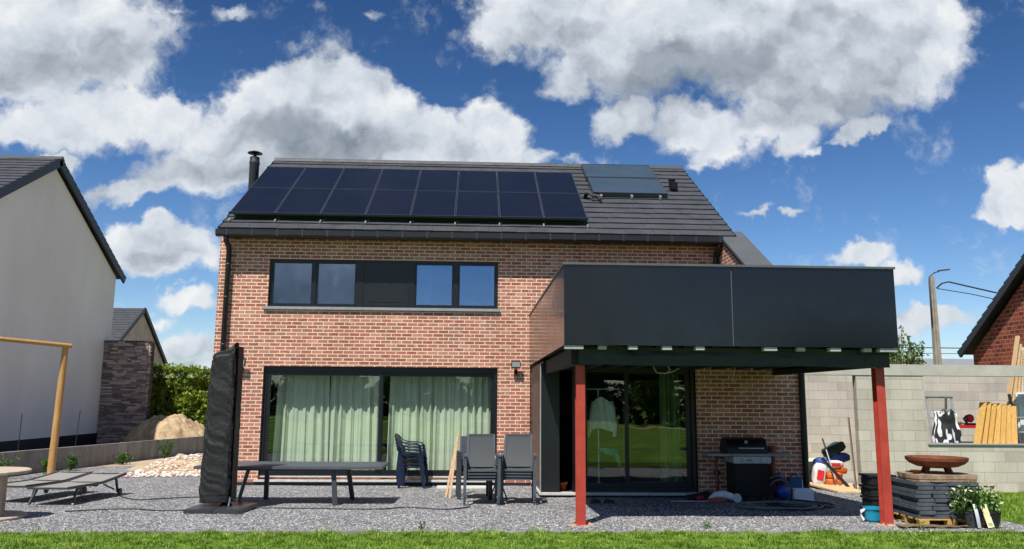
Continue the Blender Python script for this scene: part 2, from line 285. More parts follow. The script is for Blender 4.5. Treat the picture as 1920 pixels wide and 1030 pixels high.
MT['hedge_leaf'] = pm('hedge_leaf', srgb(156, 172, 64), srgb(84, 112, 38), 2.5, .55, coord='W')
MT['tree_leaf'] = pm('tree_leaf', srgb(120, 146, 72), srgb(70, 96, 42), 1.5, .6, coord='W')
MT['conifer_leaf'] = pm('conifer_leaf', srgb(48, 68, 40), srgb(26, 42, 26), 1.5, .6, coord='W')
MT['card'] = pm('pale_card', srgb(228, 222, 178), srgb(216, 210, 160), 9, .6)
MT['purple'] = pm('faded_purple_plastic', srgb(120, 92, 132), srgb(100, 76, 112), 5, .5)
MT['insul'] = pm('pale_perforated_board', srgb(222, 208, 196), srgb(206, 190, 178), 5, .8)
MT['bamboo'] = MT['log']
def leafify(m):     # thin leaves let some light through
    t = m.node_tree; b = t.nodes['Principled BSDF']; b.inputs['Specular IOR Level'].default_value = .25
    o = t.nodes['Material Output']; tl = t.nodes.new('ShaderNodeBsdfTranslucent'); mx = t.nodes.new('ShaderNodeMixShader'); mx.inputs[0].default_value = .3
    lk = b.inputs['Base Color'].links[0].from_socket; t.links.new(lk, tl.inputs[0]); t.links.new(b.outputs[0], mx.inputs[1]); t.links.new(tl.outputs[0], mx.inputs[2]); t.links.new(mx.outputs[0], o.inputs[0])
for k in ('leafplant', 'hedge_leaf', 'tree_leaf', 'sheer'): leafify(MT[k])

def gravel_mat():
    t = NT('grey_gravel'); p = t.coord('W')
    a = t.n('ShaderNodeTexVoronoi'); t.l(p, a.inputs['Vector']); a.inputs['Scale'].default_value = 36
    b = t.n('ShaderNodeTexVoronoi'); t.l(p, b.inputs['Vector']); b.inputs['Scale'].default_value = 75
    bw = t.n('ShaderNodeRGBToBW'); t.l(a.outputs['Color'], bw.inputs[0]); bw2 = t.n('ShaderNodeRGBToBW'); t.l(b.outputs['Color'], bw2.inputs[0])
    st = [(.1, srgb(54, 55, 59)), (.38, srgb(102, 103, 107)), (.6, srgb(138, 138, 141)), (.84, srgb(208, 206, 204))]
    c = t.mixc(.25, t.ramp(bw.outputs[0], st), t.ramp(bw2.outputs[0], st))
    gap = t.ramp(a.outputs['Distance'], [(.35, (1,) * 3), (.75, (.45,) * 3)]); c = t.mixc(.7, c, gap, 'MULTIPLY')
    c = t.mixc(.8, c, t.ramp(t.noise(p, .9, 7, .65), [(.3, (.70, .71, .73)), (.5, (1, 1, 1)), (.7, (1.18, 1.16, 1.13))]), 'MULTIPLY')
    t.col(c); t.b.inputs['Roughness'].default_value = .85; t.b.inputs['Specular IOR Level'].default_value = .3
    iv = t.n('ShaderNodeMath', operation='SUBTRACT'); iv.inputs[0].default_value = 1; t.l(a.outputs['Distance'], iv.inputs[1]); t.bump(iv.outputs[0], .9, .012)
    return t.m
def dirt_mat(name, stops, scale=3, rub=0):
    t = NT(name); p = t.coord('W'); c = t.ramp(t.noise(p, scale, 8, .7), stops)
    c = t.mixc(.5, c, t.ramp(t.noise(p, scale * 14, 4), [(.3, (.65,) * 3), (.7, (1.25,) * 3)]), 'MULTIPLY'); t.col(c)
    t.b.inputs['Roughness'].default_value = .95; t.b.inputs['Specular IOR Level'].default_value = .15; t.bump(t.noise(p, scale * 10, 8, .7), 1.0, .03); return t.m
MT['gravel'] = gravel_mat()
MT['sand'] = dirt_mat('sandy_soil', [(.35, srgb(158, 136, 108)), (.55, srgb(190, 170, 144)), (.7, srgb(216, 202, 180))])
MT['mound'] = dirt_mat('dug_soil', [(.35, srgb(150, 126, 96)), (.55, srgb(188, 164, 130)), (.7, srgb(208, 188, 156))], 2)
MT['lawnbase'] = dirt_mat('lawn', [(.35, srgb(70, 96, 30)), (.55, srgb(104, 134, 40)), (.7, srgb(130, 156, 54))], 1.2)
MT['farground'] = dirt_mat('rough_field', [(.35, srgb(104, 104, 60)), (.6, srgb(140, 132, 84)), (.7, srgb(150, 144, 100))], .8)
def grass_mat():
    t = NT('grass_blade'); c = t.ramp(t.noise(t.coord('W'), 5, 6, .7), [(.3, srgb(68, 98, 30)), (.5, srgb(120, 152, 52)), (.68, srgb(184, 200, 102))])
    t.col(c); t.b.inputs['Roughness'].default_value = .5; t.b.inputs['Specular IOR Level'].default_value = .3; return t.m
MT['grass'] = grass_mat(); leafify(MT['grass'])

# ---------------------------------------------------------------- mesh builder
class MB:
    def __init__(s): s.v = []; s.f = []; s.mi = []; s.cur = 0
    def add(s, vs, fs):
        o = len(s.v); s.v += [tuple(x) for x in vs]; s.f += [tuple(i + o for i in f) for f in fs]; s.mi += [s.cur] * len(fs); return s
    def box(s, x0, x1, y0, y1, z0, z1, M=None):
        vs = [Vector((x, y, z)) for z in (z0, z1) for y in (y0, y1) for x in (x0, x1)]
        if M: vs = [M @ q for q in vs]
        return s.add(vs, [(0, 2, 3, 1), (4, 5, 7, 6), (0, 1, 5, 4), (2, 6, 7, 3), (0, 4, 6, 2), (1, 3, 7, 5)])
    def bbox(s, x0, x1, y0, y1, z0, z1, r=.01, M=None):      # bevelled box
        bm = bmesh.new(); bmesh.ops.create_cube(bm, size=1)
        c = Vector(((x0 + x1) / 2, (y0 + y1) / 2, (z0 + z1) / 2)); d = (x1 - x0, y1 - y0, z1 - z0)
        for q in bm.verts: q.co = Vector((q.co.x * d[0], q.co.y * d[1], q.co.z * d[2])) + c
        bmesh.ops.bevel(bm, geom=bm.edges[:], offset=min(r, min(map(abs, d)) * .45), segments=2, affect='EDGES')
        if M: bm.transform(M)
        bm.verts.index_update(); s.add([q.co.copy() for q in bm.verts], [[w.index for w in f.verts] for f in bm.faces]); bm.free(); return s
    def prism(s, poly, axis, a, b):    # poly in the other two axes
        n = len(poly)
        def mk(p, t): return {'x': (t, p[0], p[1]), 'y': (p[0], t, p[1]), 'z': (p[0], p[1], t)}[axis]
        return s.add([mk(p, a) for p in poly] + [mk(p, b) for p in poly], [tuple(range(n))[::-1], tuple(range(n, 2 * n))] + [(i, (i + 1) % n, n + (i + 1) % n, n + i) for i in range(n)])
    def tube(s, pts, r, n=8, cap=True):
        pts = [Vector(p) for p in pts]; rs = r if isinstance(r, (list, tuple)) else [r] * len(pts)
        vs = []; ref = Vector((0, 0, 1))
        for i, p in enumerate(pts):
            t = (pts[min(i + 1, len(pts) - 1)] - pts[max(i - 1, 0)])
            t = t.normalized() if t.length > 1e-9 else Vector((0, 0, 1))
            if abs(t.dot(ref)) > .95: ref = Vector((1, 0, 0)) if abs(t.x) < .9 else Vector((0, 1, 0))
            a = t.cross(ref).normalized(); b = t.cross(a).normalized(); ref = b.cross(t).normalized() if False else ref
            for k in range(n): ang = 2 * math.pi * k / n; vs.append(p + (a * math.cos(ang) + b * math.sin(ang)) * rs[i])
        fs = [(i * n + k, i * n + (k + 1) % n, (i + 1) * n + (k + 1) % n, (i + 1) * n + k) for i in range(len(pts) - 1) for k in range(n)]
        if cap: fs += [tuple(range(n))[::-1], tuple(range((len(pts) - 1) * n, len(pts) * n))]
        return s.add(vs, fs)
    def bar(s, p, q, w, h=None):       # rectangular bar between points; w horizontal
        h = h or w; p, q = Vector(p), Vector(q); d = (q - p); l = d.length; d.normalize()
        up = Vector((0, 0, 1)) if abs(d.z) < .98 else Vector((0, 1, 0)); a = d.cross(up).normalized(); b = a.cross(d)
        Mx = Matrix((a, d, b)).transposed().to_4x4(); Mx.translation = p
        return s.box(-w / 2, w / 2, 0, l, -h / 2, h / 2, Mx)
    def lathe(s, prof, n=24, c=(0, 0, 0), M=None, sx=1, sy=1):
        vs = []
        for r, z in prof:
            for k in range(n):
                a = 2 * math.pi * k / n; q = Vector((c[0] + r * math.cos(a) * sx, c[1] + r * math.sin(a) * sy, c[2] + z)); vs.append(M @ q if M else q)
        fs = [(i * n + k, i * n + (k + 1) % n, (i + 1) * n + (k + 1) % n, (i + 1) * n + k) for i in range(len(prof) - 1) for k in range(n)]
        if prof[0][0] > 1e-4: fs.append(tuple(range(n))[::-1])
        if prof[-1][0] > 1e-4: fs.append(tuple(range((len(prof) - 1) * n, len(prof) * n)))
        return s.add(vs, fs)
    def grid(s, fn, nu, nv, closeu=False):
        vs = [fn(i / nu, j / nv) for j in range(nv + 1) for i in range(nu + 1)]
        return s.add(vs, [(j * (nu + 1) + i, j * (nu + 1) + i + 1, (j + 1) * (nu + 1) + i + 1, (j + 1) * (nu + 1) + i) for j in range(nv) for i in range(nu)])
    def blob(s, c, r, seed=0, amp=.2, sub=3, fr=1.5):       # lumpy closed body
        bm = bmesh.new(); bmesh.ops.create_icosphere(bm, subdivisions=sub, radius=1)
        for q in bm.verts:
            k = 1 + amp * noise.noise(q.co * fr + Vector((seed * 7.3, seed, 0))) * 1.6 + amp * .4 * noise.noise(q.co * fr * 4 + Vector((seed, 0, 9)))
            q.co = Vector((q.co.x * r[0] * k + c[0], q.co.y * r[1] * k + c[1], q.co.z * r[2] * k + c[2]))
        bm.verts.index_update(); s.add([q.co.copy() for q in bm.verts], [[w.index for w in f.verts] for f in bm.faces]); bm.free(); return s
    def build(s, name, mat, parent=None, smooth=False, world=True, auto=None):
        root = parent
        while root is not None and root.parent is not None: root = root.parent
        off = Vector(root.location) if (root is not None and world) else Vector((0, 0, 0))
        me = bpy.data.meshes.new(name); me.from_pydata([tuple(Vector(q) - off) for q in s.v], [], s.f)
        mats = mat if isinstance(mat, (list, tuple)) else [mat]
        for q in mats: me.materials.append(MT[q] if isinstance(q, str) else q)
        if len(mats) > 1: me.polygons.foreach_set('material_index', s.mi)
        if smooth: me.polygons.foreach_set('use_smooth', [True] * len(me.polygons))
        me.update()
        if auto: me.set_sharp_from_angle(angle=RAD(auto))
        o = bpy.data.objects.new(name, me); COL.objects.link(o)
        if parent is not None: o.parent = parent
        return o
def tag(o, label=None, cat=None, group=None, kind=None):
    for k, q in (('label', label), ('category', cat), ('group', group), ('kind', kind)):
        if q: o[k] = q
    return o
def thing(name, label, cat, loc=(0, 0, 0), rotz=0, group=None):
    o = bpy.data.objects.new(name, None); COL.objects.link(o); o.location = loc; o.rotation_euler = (0, 0, rotz); o.empty_display_size = .2
    return tag(o, label, cat, group)
def dup(root, loc, rotz=None, label=None, group=None, rot=None):
    def cp(o, par):
        c = o.copy(); COL.objects.link(c); c.parent = par
        for ch in list(o.children): cp(ch, c)
        return c
    r = cp(root, None); r.location = loc
    if rotz is not None: r.rotation_euler = (0, 0, rotz)
    if rot is not None: r.rotation_euler = rot
    if label: r['label'] = label
    if group: r['group'] = group
    return r
def wall_grid(mb, a0, a1, z0, z1, t0, t1, ops, axis='y'):
    """wall slab in the (a,z) plane, thickness t0..t1, rectangular openings [(a0,a1,z0,z1)]; only outer faces"""
    A = sorted({a0, a1, *[q for o in ops for q in o[:2] if a0 < q < a1]}); Zs = sorted({z0, z1, *[q for o in ops for q in o[2:] if z0 < q < z1]})
    sol = lambda i, j: 0 <= i < len(A) - 1 and 0 <= j < len(Zs) - 1 and not any(o[0] - 1e-6 <= A[i] and A[i + 1] <= o[1] + 1e-6 and o[2] - 1e-6 <= Zs[j] and Zs[j + 1] <= o[3] + 1e-6 for o in ops)
    P = (lambda a, t, z: (a, t, z)) if axis == 'y' else (lambda a, t, z: (t, a, z))
    for i in range(len(A) - 1):
        for j in range(len(Zs) - 1):
            if not sol(i, j): continue
            x, X_, z, Z_ = A[i], A[i + 1], Zs[j], Zs[j + 1]
            q = []
            q.append([P(x, t0, z), P(X_, t0, z), P(X_, t0, Z_), P(x, t0, Z_)]); q.append([P(x, t1, z), P(x, t1, Z_), P(X_, t1, Z_), P(X_, t1, z)])
            if not sol(i - 1, j): q.append([P(x, t0, z), P(x, t0, Z_), P(x, t1, Z_), P(x, t1, z)])
            if not sol(i + 1, j): q.append([P(X_, t0, z), P(X_, t1, z), P(X_, t1, Z_), P(X_, t0, Z_)])
            if not sol(i, j - 1): q.append([P(x, t0, z), P(x, t1, z), P(X_, t1, z), P(X_, t0, z)])
            if not sol(i, j + 1): q.append([P(x, t0, Z_), P(X_, t0, Z_), P(X_, t1, Z_), P(x, t1, Z_)])
            for f in q: mb.add(f, [(0, 1, 2, 3)])
    return mb
GS = 0.0249
def gz(y): return -GS * y if y > -7.2 else .179
# ================================================================ GROUND
def sheet(name, mat, xs, ys, dz, kind='structure', fn=None):
    mb = MB(); xs = list(xs); ys = list(ys)
    vs = [(x, y, (fn(x, y) if fn else gz2(y)) + dz) for y in ys for x in xs]; n = len(xs)
    mb.add(vs, [(j * n + i, j * n + i + 1, (j + 1) * n + i + 1, (j + 1) * n + i) for j in range(len(ys) - 1) for i in range(n - 1)])
    o = mb.build(name, mat, smooth=True); o['kind'] = kind; return o
def gz2(y): return .179 if y < -7.2 else (-GS * y if y < 20 else -.5)
sheet('ground', 'farground', (-400, 400), (-7.2, 0, 20, 900), 0)
sheet('lawn', 'lawnbase', (-400, 400), (-170, -7.2, -7.06), .006)
o = sheet('field', 'farground', (-400, 400), (-900, -170), .0)
sheet('soil', 'sand', (-10.8, -5.5), (2.8, 6, 12, 16.4), .005)
# gravel yard with gentle unevenness
def gfn(x, y): return gz2(y) + .012 * noise.noise(Vector((x * .8, y * .8, 0)))
mb = MB(); nx, ny = 90, 48
for j in range(ny + 1):
    for i in range(nx + 1):
        x = -10.75 + (7.45 + 10.75) * i / nx; y = -7.02 + (7.0 + 7.02) * j / ny
        if x > -5: y = min(y, 1.4)
        elif y > 2: y = min(y, 3.0 + max(0, min(3.6, (-8.3 - x) * 4)) + .5 * noise.noise(Vector((x * .9, 0, 0))))
        mb.v.append((x, y, gfn(x, y) + .012))
for j in range(ny):
    for i in range(nx):
        mb.f.append((j * (nx + 1) + i, j * (nx + 1) + i + 1, (j + 1) * (nx + 1) + i + 1, (j + 1) * (nx + 1) + i)); mb.mi.append(0)
mb.build('gravel_yard', 'gravel', smooth=True)['kind'] = 'structure'
sheet('path', 'sand', (-400, 400), (-39.2, -37.2), .02)
sheet('side_lawn', 'lawnbase', (7.5, 30), (-7.06, -4, -1.35), .01)
# edging between gravel and lawn
for i, (a, b) in enumerate([(-10.7, -6.3), (-6.28, -4.0), (-3.98, -1.2), (-1.18, 1.1), (1.75, 4.2), (4.22, 5.3)]):
    t = MB(); t.bbox(a, b, -7.09 + .012 * (i % 2), -7.03 + .012 * (i % 2), .05, .20 + .008 * (i % 3), .006)
    o = t.build('lawn_edging', 'conc' if i else 'wood'); tag(o, ['pale timber board edging the lawn at the left end of the gravel', 'concrete edging length beside the end of the pale timber board', 'concrete edging length in front of the covered parasol',
        'concrete edging length in front of the long patio table', 'concrete edging length left of the left red post', 'concrete edging length right of the left red post'][i] if i < 5 else 'concrete edging length in front of the turquoise bucket', 'edging', 'edging pieces between gravel and lawn')
# grass blades
def blades(name, regions, seed=1):
    rs = np.random.RandomState(seed); V = []; Fc = []; k = 0
    for (x0, x1, y0, y1, dens, h0, h1) in regions:
        n = int((x1 - x0) * (y1 - y0) * dens)
        xs = rs.uniform(x0, x1, n); ys = rs.uniform(y0, y1, n); hh = rs.uniform(h0, h1, n); az = rs.uniform(0, 6.283, n); ln = rs.uniform(.1, .9, n); w = rs.uniform(.0025, .006, n)
        cl = np.array([noise.noise(Vector((x * 3.1, y * 3.1, 3))) + .6 * noise.noise(Vector((x * 9, y * 9, 5))) for x, y in zip(xs, ys)]); hh *= np.clip(1 + cl * 1.5, .3, 2.5)
        z = np.array([gz2(y) for y in ys]) + .004
        dx, dy = np.cos(az), np.sin(az); px, py = -dy * w, dx * w
        for sgn, fz, fl, fw in ((1, 0, 0, 1), (-1, 0, 0, 1), (1, .6, .35, .8), (-1, .6, .35, .8), (0, 1, 1, 0)):
            V.append(np.stack([xs + dx * ln * hh * fl + px * sgn * fw, ys + dy * ln * hh * fl + py * sgn * fw, z + hh * fz], 1))
        b = k
        idx = np.arange(n)
        Fc.append((n, b)); k += 5 * n
    verts = np.concatenate(V); faces = []
    for n, b in Fc:
        for i in range(n):
            a0, a1, a2, a3, a4 = b + i, b + n + i, b + 2 * n + i, b + 3 * n + i, b + 4 * n + i
            faces.append((a0, a1, a3, a2)); faces.append((a2, a3, a4))
    me = bpy.data.meshes.new(name); me.from_pydata(verts.tolist(), [], faces); me.materials.append(MT['grass']); me.update()
    o = bpy.data.objects.new(name, me); COL.objects.link(o); return o
o = blades('grass', [(-5.9, 8.4, -8.5, -7.09, 4200, .018, .042), (-6.2, 8.4, -7.16, -7.02, 500, .03, .08), (7.55, 12.5, -6.9, -1.5, 1000, .03, .07)])
tag(o, 'short bright green lawn grass along the bottom edge of the gravel', 'grass', kind='stuff')
# loose larger stones on the gravel
rs = np.random.RandomState(5); mb = MB(); base = [(1, 0, -.3), (-.5, .87, -.3), (-.5, -.87, -.3), (.1, .1, .7)]
for i in range(15000):
    y = rs.uniform(-7.0, 1.2) if i % 3 else rs.uniform(-7.0, -4.5); x = rs.uniform(-8.5, 7.3)
    if 1.25 < x < 6.0 and y > -2.5 or (y > -.05 and x > -5.5): continue
    s_ = rs.uniform(.007, .017); a = rs.uniform(0, 6.28); z = gfn(x, y) + .014
    mb.cur = int(rs.randint(0, 3))
    mb.add([(x + s_ * (p[0] * math.cos(a) - p[1] * math.sin(a)), y + s_ * (p[0] * math.sin(a) + p[1] * math.cos(a)), z + s_ * p[2] * .9) for p in base], [(0, 1, 3), (1, 2, 3), (2, 0, 3)])
g = [pm('stone_dark', srgb(104, 106, 112), rough=.8), pm('stone_mid', srgb(150, 150, 153), rough=.8), pm('stone_light', srgb(206, 204, 202), rough=.8)]
tag(mb.build('gravel_stones', g), 'loose grey crushed stones scattered over the gravel yard', 'gravel', kind='stuff')
def heaph(x, y):
    r = min(1, math.hypot((x + 7.4) / 2.4, (y - 6.4) / 3.4)); return max(gz2(y) + .02, -.24 + .42 * max(0, math.cos(r * math.pi / 2)) + .0)
# rubble and sand heap at the left back
mb = MB(); rs = np.random.RandomState(9)
for i in range(900):
    x = rs.uniform(-8.6, -5.7); y = rs.uniform(2.6, 8.5) + (x + 6) * .3; s_ = rs.uniform(.015, .055)
    mb.cur = 0 if rs.rand() < .75 else 1
    mb.blob((x, y, heaph(x, y) + s_ * .3), (s_, s_ * .8, s_ * .6), i, .4, 1)
tag(mb.build('rubble', [pm('white_rubble', srgb(230, 226, 220), rough=.9), pm('pink_rubble', srgb(200, 160, 142), rough=.9)]), 'pale broken rubble scattered at the back left of the gravel', 'rubble', kind='stuff')
def heap(name, mat, cx, cy, rx, ry, h, z0, label, cat, seed=1, n=44, pw=1.0):
    mb = MB()
    def f(a, b):
        X_, Y_ = 2 * a - 1, 2 * b - 1; r = min(1, math.hypot(X_, Y_)); k = max(0, math.cos(r * math.pi / 2)) ** pw
        nn = noise.noise(Vector((X_ * 2.4 + seed, Y_ * 2.4, seed))); n2 = noise.noise(Vector((X_ * 9 + seed, Y_ * 9, seed)))
        return (cx + X_ * rx, cy + Y_ * ry, z0 + h * k * (1 + .25 * nn) + .13 * n2 * k + .05 * noise.noise(Vector((X_ * 21, Y_ * 21, seed))) * k)
    mb.grid(f, n, n); return tag(mb.build(name, mat, smooth=True), label, cat)
heap('dirt_mound', 'mound', -12.5, 17.0, 1.8, 1.7, 1.55, -.55, 'sunlit mound of dug brown soil in front of the hedge behind the retaining wall', 'dirt mound', 3, 80, .42)
heap('sand_heap', 'sand', -7.4, 6.4, 2.4, 3.4, .42, -.24, 'low heap of sandy soil and rubble at the back left of the gravel', 'sand heap', 6, 50)

# ================================================================ OUR HOUSE
RA = math.atan(.649); CA, SA = math.cos(RA), math.sin(RA)
def RP(x, s, h=0): return (x, -.33 + s * CA - h * SA, 5.33 + s * SA + h * CA)
house = thing('brick_house', 'red brick two storey house with dark tiled roof carrying black solar panels', 'house', (0, 0, 0))
FX0, FX1 = -5.485, 5.35
mb = MB(); wall_grid(mb, FX0, FX1, -.3, 5.3, 0, .34, [(-4.42, .49, 3.72, 4.76), (-4.43, .50, .13, 2.46), (1.30, 5.34, .12, 2.5), (2.60, 4.75, 2.55, 4.74)])
# side and rear walls (gables)
for x0, x1 in ((FX0 + .02, FX0 + .34), (FX1 - .04, FX1 + .26)):
    mb.prism([(.343, -.5), (8.2, -.5), (8.2, 5.2), (3.97, 7.93), (.343, 5.60)], 'x', x0, x1)
wall_grid(mb, FX0 + .341, FX1 - .041, -.5, 5.2, 7.9, 8.2, [])
# wing wall beside the facade, sloping with the roof, and the ground floor wall under the balcony
mb.prism([(0.339, -.3), (0.339, 5.55), (-.10, 5.37), (-2.44, 4.0), (-2.44, -.3)], 'x', 5.352, 5.86)
wall_grid(mb, 4.085, 6.01, -.3, 2.45, -2.48, -2.445, [])
mb.box(4.12, 5.35, -2.445, -2.20, -.3, 2.45)
W_ = mb.build('wall', 'brick', house)
# roof: courses of flat tiles
def tile_roof(mb, x0, x1, fn, total, row, w, seed=1, h=.031):
    rs = random.Random(seed); n = int(round(total / row)); row = total / n
    for i in range(n):
        s0 = i * row; s1 = s0 + row + .01; x = x0 - (w * .5 if i % 2 else 0); k = 0
        while x < x1 - 1e-6:
            a, b = max(x, x0), min(x + w, x1)
            if b - a > .01:
                j = rs.uniform(-.003, .003); ds = rs.uniform(-.006, .006)
                q = [fn(a + .002, s0 + ds, h + j), fn(b - .002, s0 + ds, h + j), fn(b - .002, s1, .004 + j), fn(a + .002, s1, .004 + j), fn(a + .002, s0 + ds, -.02), fn(b - .002, s0 + ds, -.02), fn(b - .002, s1, -.03), fn(a + .002, s1, -.03)]
                mb.add(q, [(0, 1, 2, 3), (4, 5, 1, 0), (0, 3, 7, 4), (1, 5, 6, 2), (4, 7, 6, 5)])
            x += w
mb = MB(); tile_roof(mb, -5.43, 5.64, RP, 5.12, .34, .30)
top = RP(0, 5.12); ry, rz = top[1], top[2]
mb.add([(-5.42, ry, rz - .01), (5.62, ry, rz - .01), (5.62, 8.5, rz - .649 * (8.5 - ry)), (-5.42, 8.5, rz - .649 * (8.5 - ry))], [(0, 1, 2, 3)])
mb.add([RP(-5.42, .0, -.035), RP(5.62, .0, -.035), RP(5.62, 5.12, -.035), RP(-5.42, 5.12, -.035)], [(0, 3, 2, 1)])
roof = mb.build('roof', 'tile', house)
mb = MB()
x = -5.44
while x < 5.6:
    b = min(x + .33, 5.66); mb.prism([(ry - .13, rz - .045), (ry - .10, rz + .035), (ry, rz + .075), (ry + .1, rz + .035), (ry + .13, rz - .045)], 'x', x, b - .004); x += .33
mb.build('ridge_cap', 'tile', roof)
for xx in (-5.445, 5.645):
    mb = MB(); 
    for i in range(15):
        s0 = i * .3413; a = RP(xx, s0, .04); b = RP(xx, s0 + .3413, .012); c = RP(xx, s0 + .3413, -.12); d = RP(xx, s0, -.12)
        mb.add([(q[0] - .012, q[1], q[2]) for q in (a, b, c, d)] + [(q[0] + .012, q[1], q[2]) for q in (a, b, c, d)], [(0, 1, 2, 3), (7, 6, 5, 4), (0, 4, 5, 1), (3, 2, 6, 7), (0, 3, 7, 4), (1, 5, 6, 2)])
    mb.build('verge', 'verge', roof)
# underside boarding, gutter and downpipes
mb = MB(); mb.box(-5.40, 5.30, -.30, -.002, 5.19, 5.24); mb.build('eave_board', 'zinc', house)
mb = MB(); mb.prism([(-.44, 5.30), (-.44, 5.19), (-.40, 5.155), (-.31, 5.155), (-.30, 5.18), (-.30, 5.33), (-.31, 5.33), (-.315, 5.20), (-.39, 5.175), (-.425, 5.20), (-.425, 5.30)], 'x', -5.47, 5.34)
gut = mb.build('gutter', 'zinc', house)
mb = MB()
for i in range(21): mb = MB(); mb.box(-5.25 + i * .525, -5.22 + i * .525, -.446, -.441, 5.17, 5.31); mb.build('gutter_bracket', 'verge', gut)
for xx, zb in ((-5.27, .0), (5.265, 3.2)):
    mb = MB(); mb.tube([(xx, -.36, 5.16), (xx, -.34, 5.08), (xx, -.12, 4.98), (xx, -.085, 4.88), (xx, -.085, zb)], .054, 10)
    d = mb.build('downpipe', 'zinc', house, smooth=True)
    for z in (4.6, 3.9, 2.9, 1.9, .9):
        if z > zb: mb = MB(); mb.lathe([(.058, -.015), (.064, 0), (.058, .015)], 10, (xx, -.085, z)); mb.build('pipe_clamp', 'verge', d)
# coping of the wing wall
mb = MB(); mb.prism([(.02, 5.52), (-.13, 5.445), (-2.47, 4.07), (-2.47, 4.02), (-.13, 5.385), (.02, 5.46)], 'x', 5.325, 5.885)
cp = mb.build('coping', 'capping', house)
mb = MB(); mb.prism([(-.13, 5.383), (-2.47, 4.018), (-2.47, 3.97), (-.13, 5.33)], 'x', 5.32, 5.348); mb.build('coping_edge', 'zinc', cp)
# flue
mb = MB(); mb.lathe([(.12, 0), (.12, 7.7), (.13, 7.72), (.13, 7.78), (.12, 7.8), (.12, 7.9), (.10, 7.9)], 20, (-5.71, 3.0, 0))
fl = mb.build('chimney_flue', 'verge', house, smooth=True, auto=40)
mb = MB(); mb.lathe([(.03, 7.9), (.05, 7.98), (.185, 8.0), (.185, 8.015), (.10, 8.05), (.0, 8.06)], 20, (-5.71, 3.0, 0)); mb.build('flue_cap', 'blackgloss', fl, smooth=True, auto=40)
# solar panels
PW_, PH = .972, 1.68
s_low = (.06 + .33) / CA
for r in range(2):
    for c in range(8):
        x0 = -5.32 + c * PW_; s0 = s_low + r * (PH + .03)
        def slab(mb, a, b, c_, d, h0, h1):
            q = [RP(a, c_, h0), RP(b, c_, h0), RP(b, d, h0), RP(a, d, h0), RP(a, c_, h1), RP(b, c_, h1), RP(b, d, h1), RP(a, d, h1)]
            mb.add(q, [(0, 3, 2, 1), (4, 5, 6, 7), (0, 1, 5, 4), (1, 2, 6, 5), (2, 3, 7, 6), (3, 0, 4, 7)])
        mb = MB(); slab(mb, x0 + .018, x0 + PW_ - .024, s0 + .014, s0 + PH - .014, .15, .198)
        p = mb.build('solar_panel', 'pv', house)
        mb = MB()
        slab(mb, x0 + .005, x0 + .0178, s0, s0 + PH, .155, .204); slab(mb, x0 + PW_ - .0238, x0 + PW_ - .011, s0, s0 + PH, .155, .204)
        slab(mb, x0 + .0182, x0 + PW_ - .0242, s0, s0 + .0138, .155, .2035); slab(mb, x0 + .0182, x0 + PW_ - .0242, s0 + PH - .0138, s0 + PH, .155, .2035)
        mb.build('module_frame', 'pvframe', p)
for c in range(9):
    x0 = -5.32 + c * PW_ - .003
    for s0 in (s_low - .01, s_low + PH + .015, s_low + 2 * PH + .04): mb = MB(); slab(mb, x0 - .012, x0 + .012, s0 - .02, s0 + .02, .16, .210); mb.build('module_clamp', 'pvframe', house)
    mb = MB(); slab(mb, x0 - .012, x0 + .012, s_low - .14, s_low + .0, .01, .06); mb.build('roof_hook', 'alu', house)
for s0 in (s_low + .25, s_low + 1.35, s_low + 1.95, s_low + 3.1): mb = MB(); slab(mb, -5.32, 2.46, s0, s0 + .04, .03, .148); mb.build('mounting_rail', 'pvframe', house)
# thermal collectors
for k, (y0, y1, x0, x1) in enumerate([(1.72, 2.74, 2.84, 4.66), (2.78, 3.76, 2.82, 4.66)]):
    s0, s1 = (y0 + .33) / CA, (y1 + .33) / CA
    mb = MB(); slab(mb, x0 + .03, x1 - .03, s0 + .03, s1 - .03, .05, .15); p = mb.build('thermal_collector', 'thermal', house)
    mb = MB(); slab(mb, x0, x0 + .0295, s0, s1, .04, .158); slab(mb, x1 - .0295, x1, s0, s1, .04, .158); slab(mb, x0 + .03, x1 - .03, s0, s0 + .0295, .04, .157); slab(mb, x0 + .03, x1 - .03, s1 - .0295, s1, .04, .157)
    mb.build('collector_frame', 'pvframe', p)
for xx in (3.0, 3.75, 4.45): mb = MB(); slab(mb, xx, xx + .05, (1.72 + .33) / CA - .10, (1.72 + .33) / CA + .02, .02, .10); mb.build('collector_foot', 'alu', house)
mb = MB()
for k in range(3):
    mb.tube([RP(2.60 + .03 * k, 2.35 + .06 * k, .02), RP(2.62 + .04 * k, 2.33, .16), RP(2.80, 2.28 - .07 * k, .14), RP(2.98 - .05 * k, 2.25, .12), RP(2.98, 2.12 - .04 * k, .03)], .025, 8)
mb.build('collector_pipe', 'black_pl', house, smooth=True)
mb = MB(); c = RP(4.97, 3.18, .1); mb.bbox(4.87, 5.05, c[1] - .13, c[1] + .1, c[2] - .12, c[2] + .10, .03); mb.lathe([(.075, 0), (.075, .14), (.09, .15), (.09, .18), (0, .19)], 14, (4.93, c[1], c[2] + .0))
mb.build('roof_vent', 'blackgloss', house)

def frame_bars(mb, x0, x1, z0, z1, y0, y1, w, cap=0):
    mb.box(x0, x1, y0, y1, z0, z0 + w); mb.box(x0, x1, y0, y1, z1 - w, z1); mb.box(x0, x0 + w, y0, y1, z0 + w, z1 - w); mb.box(x1 - w, x1, y0, y1, z0 + w, z1 - w)
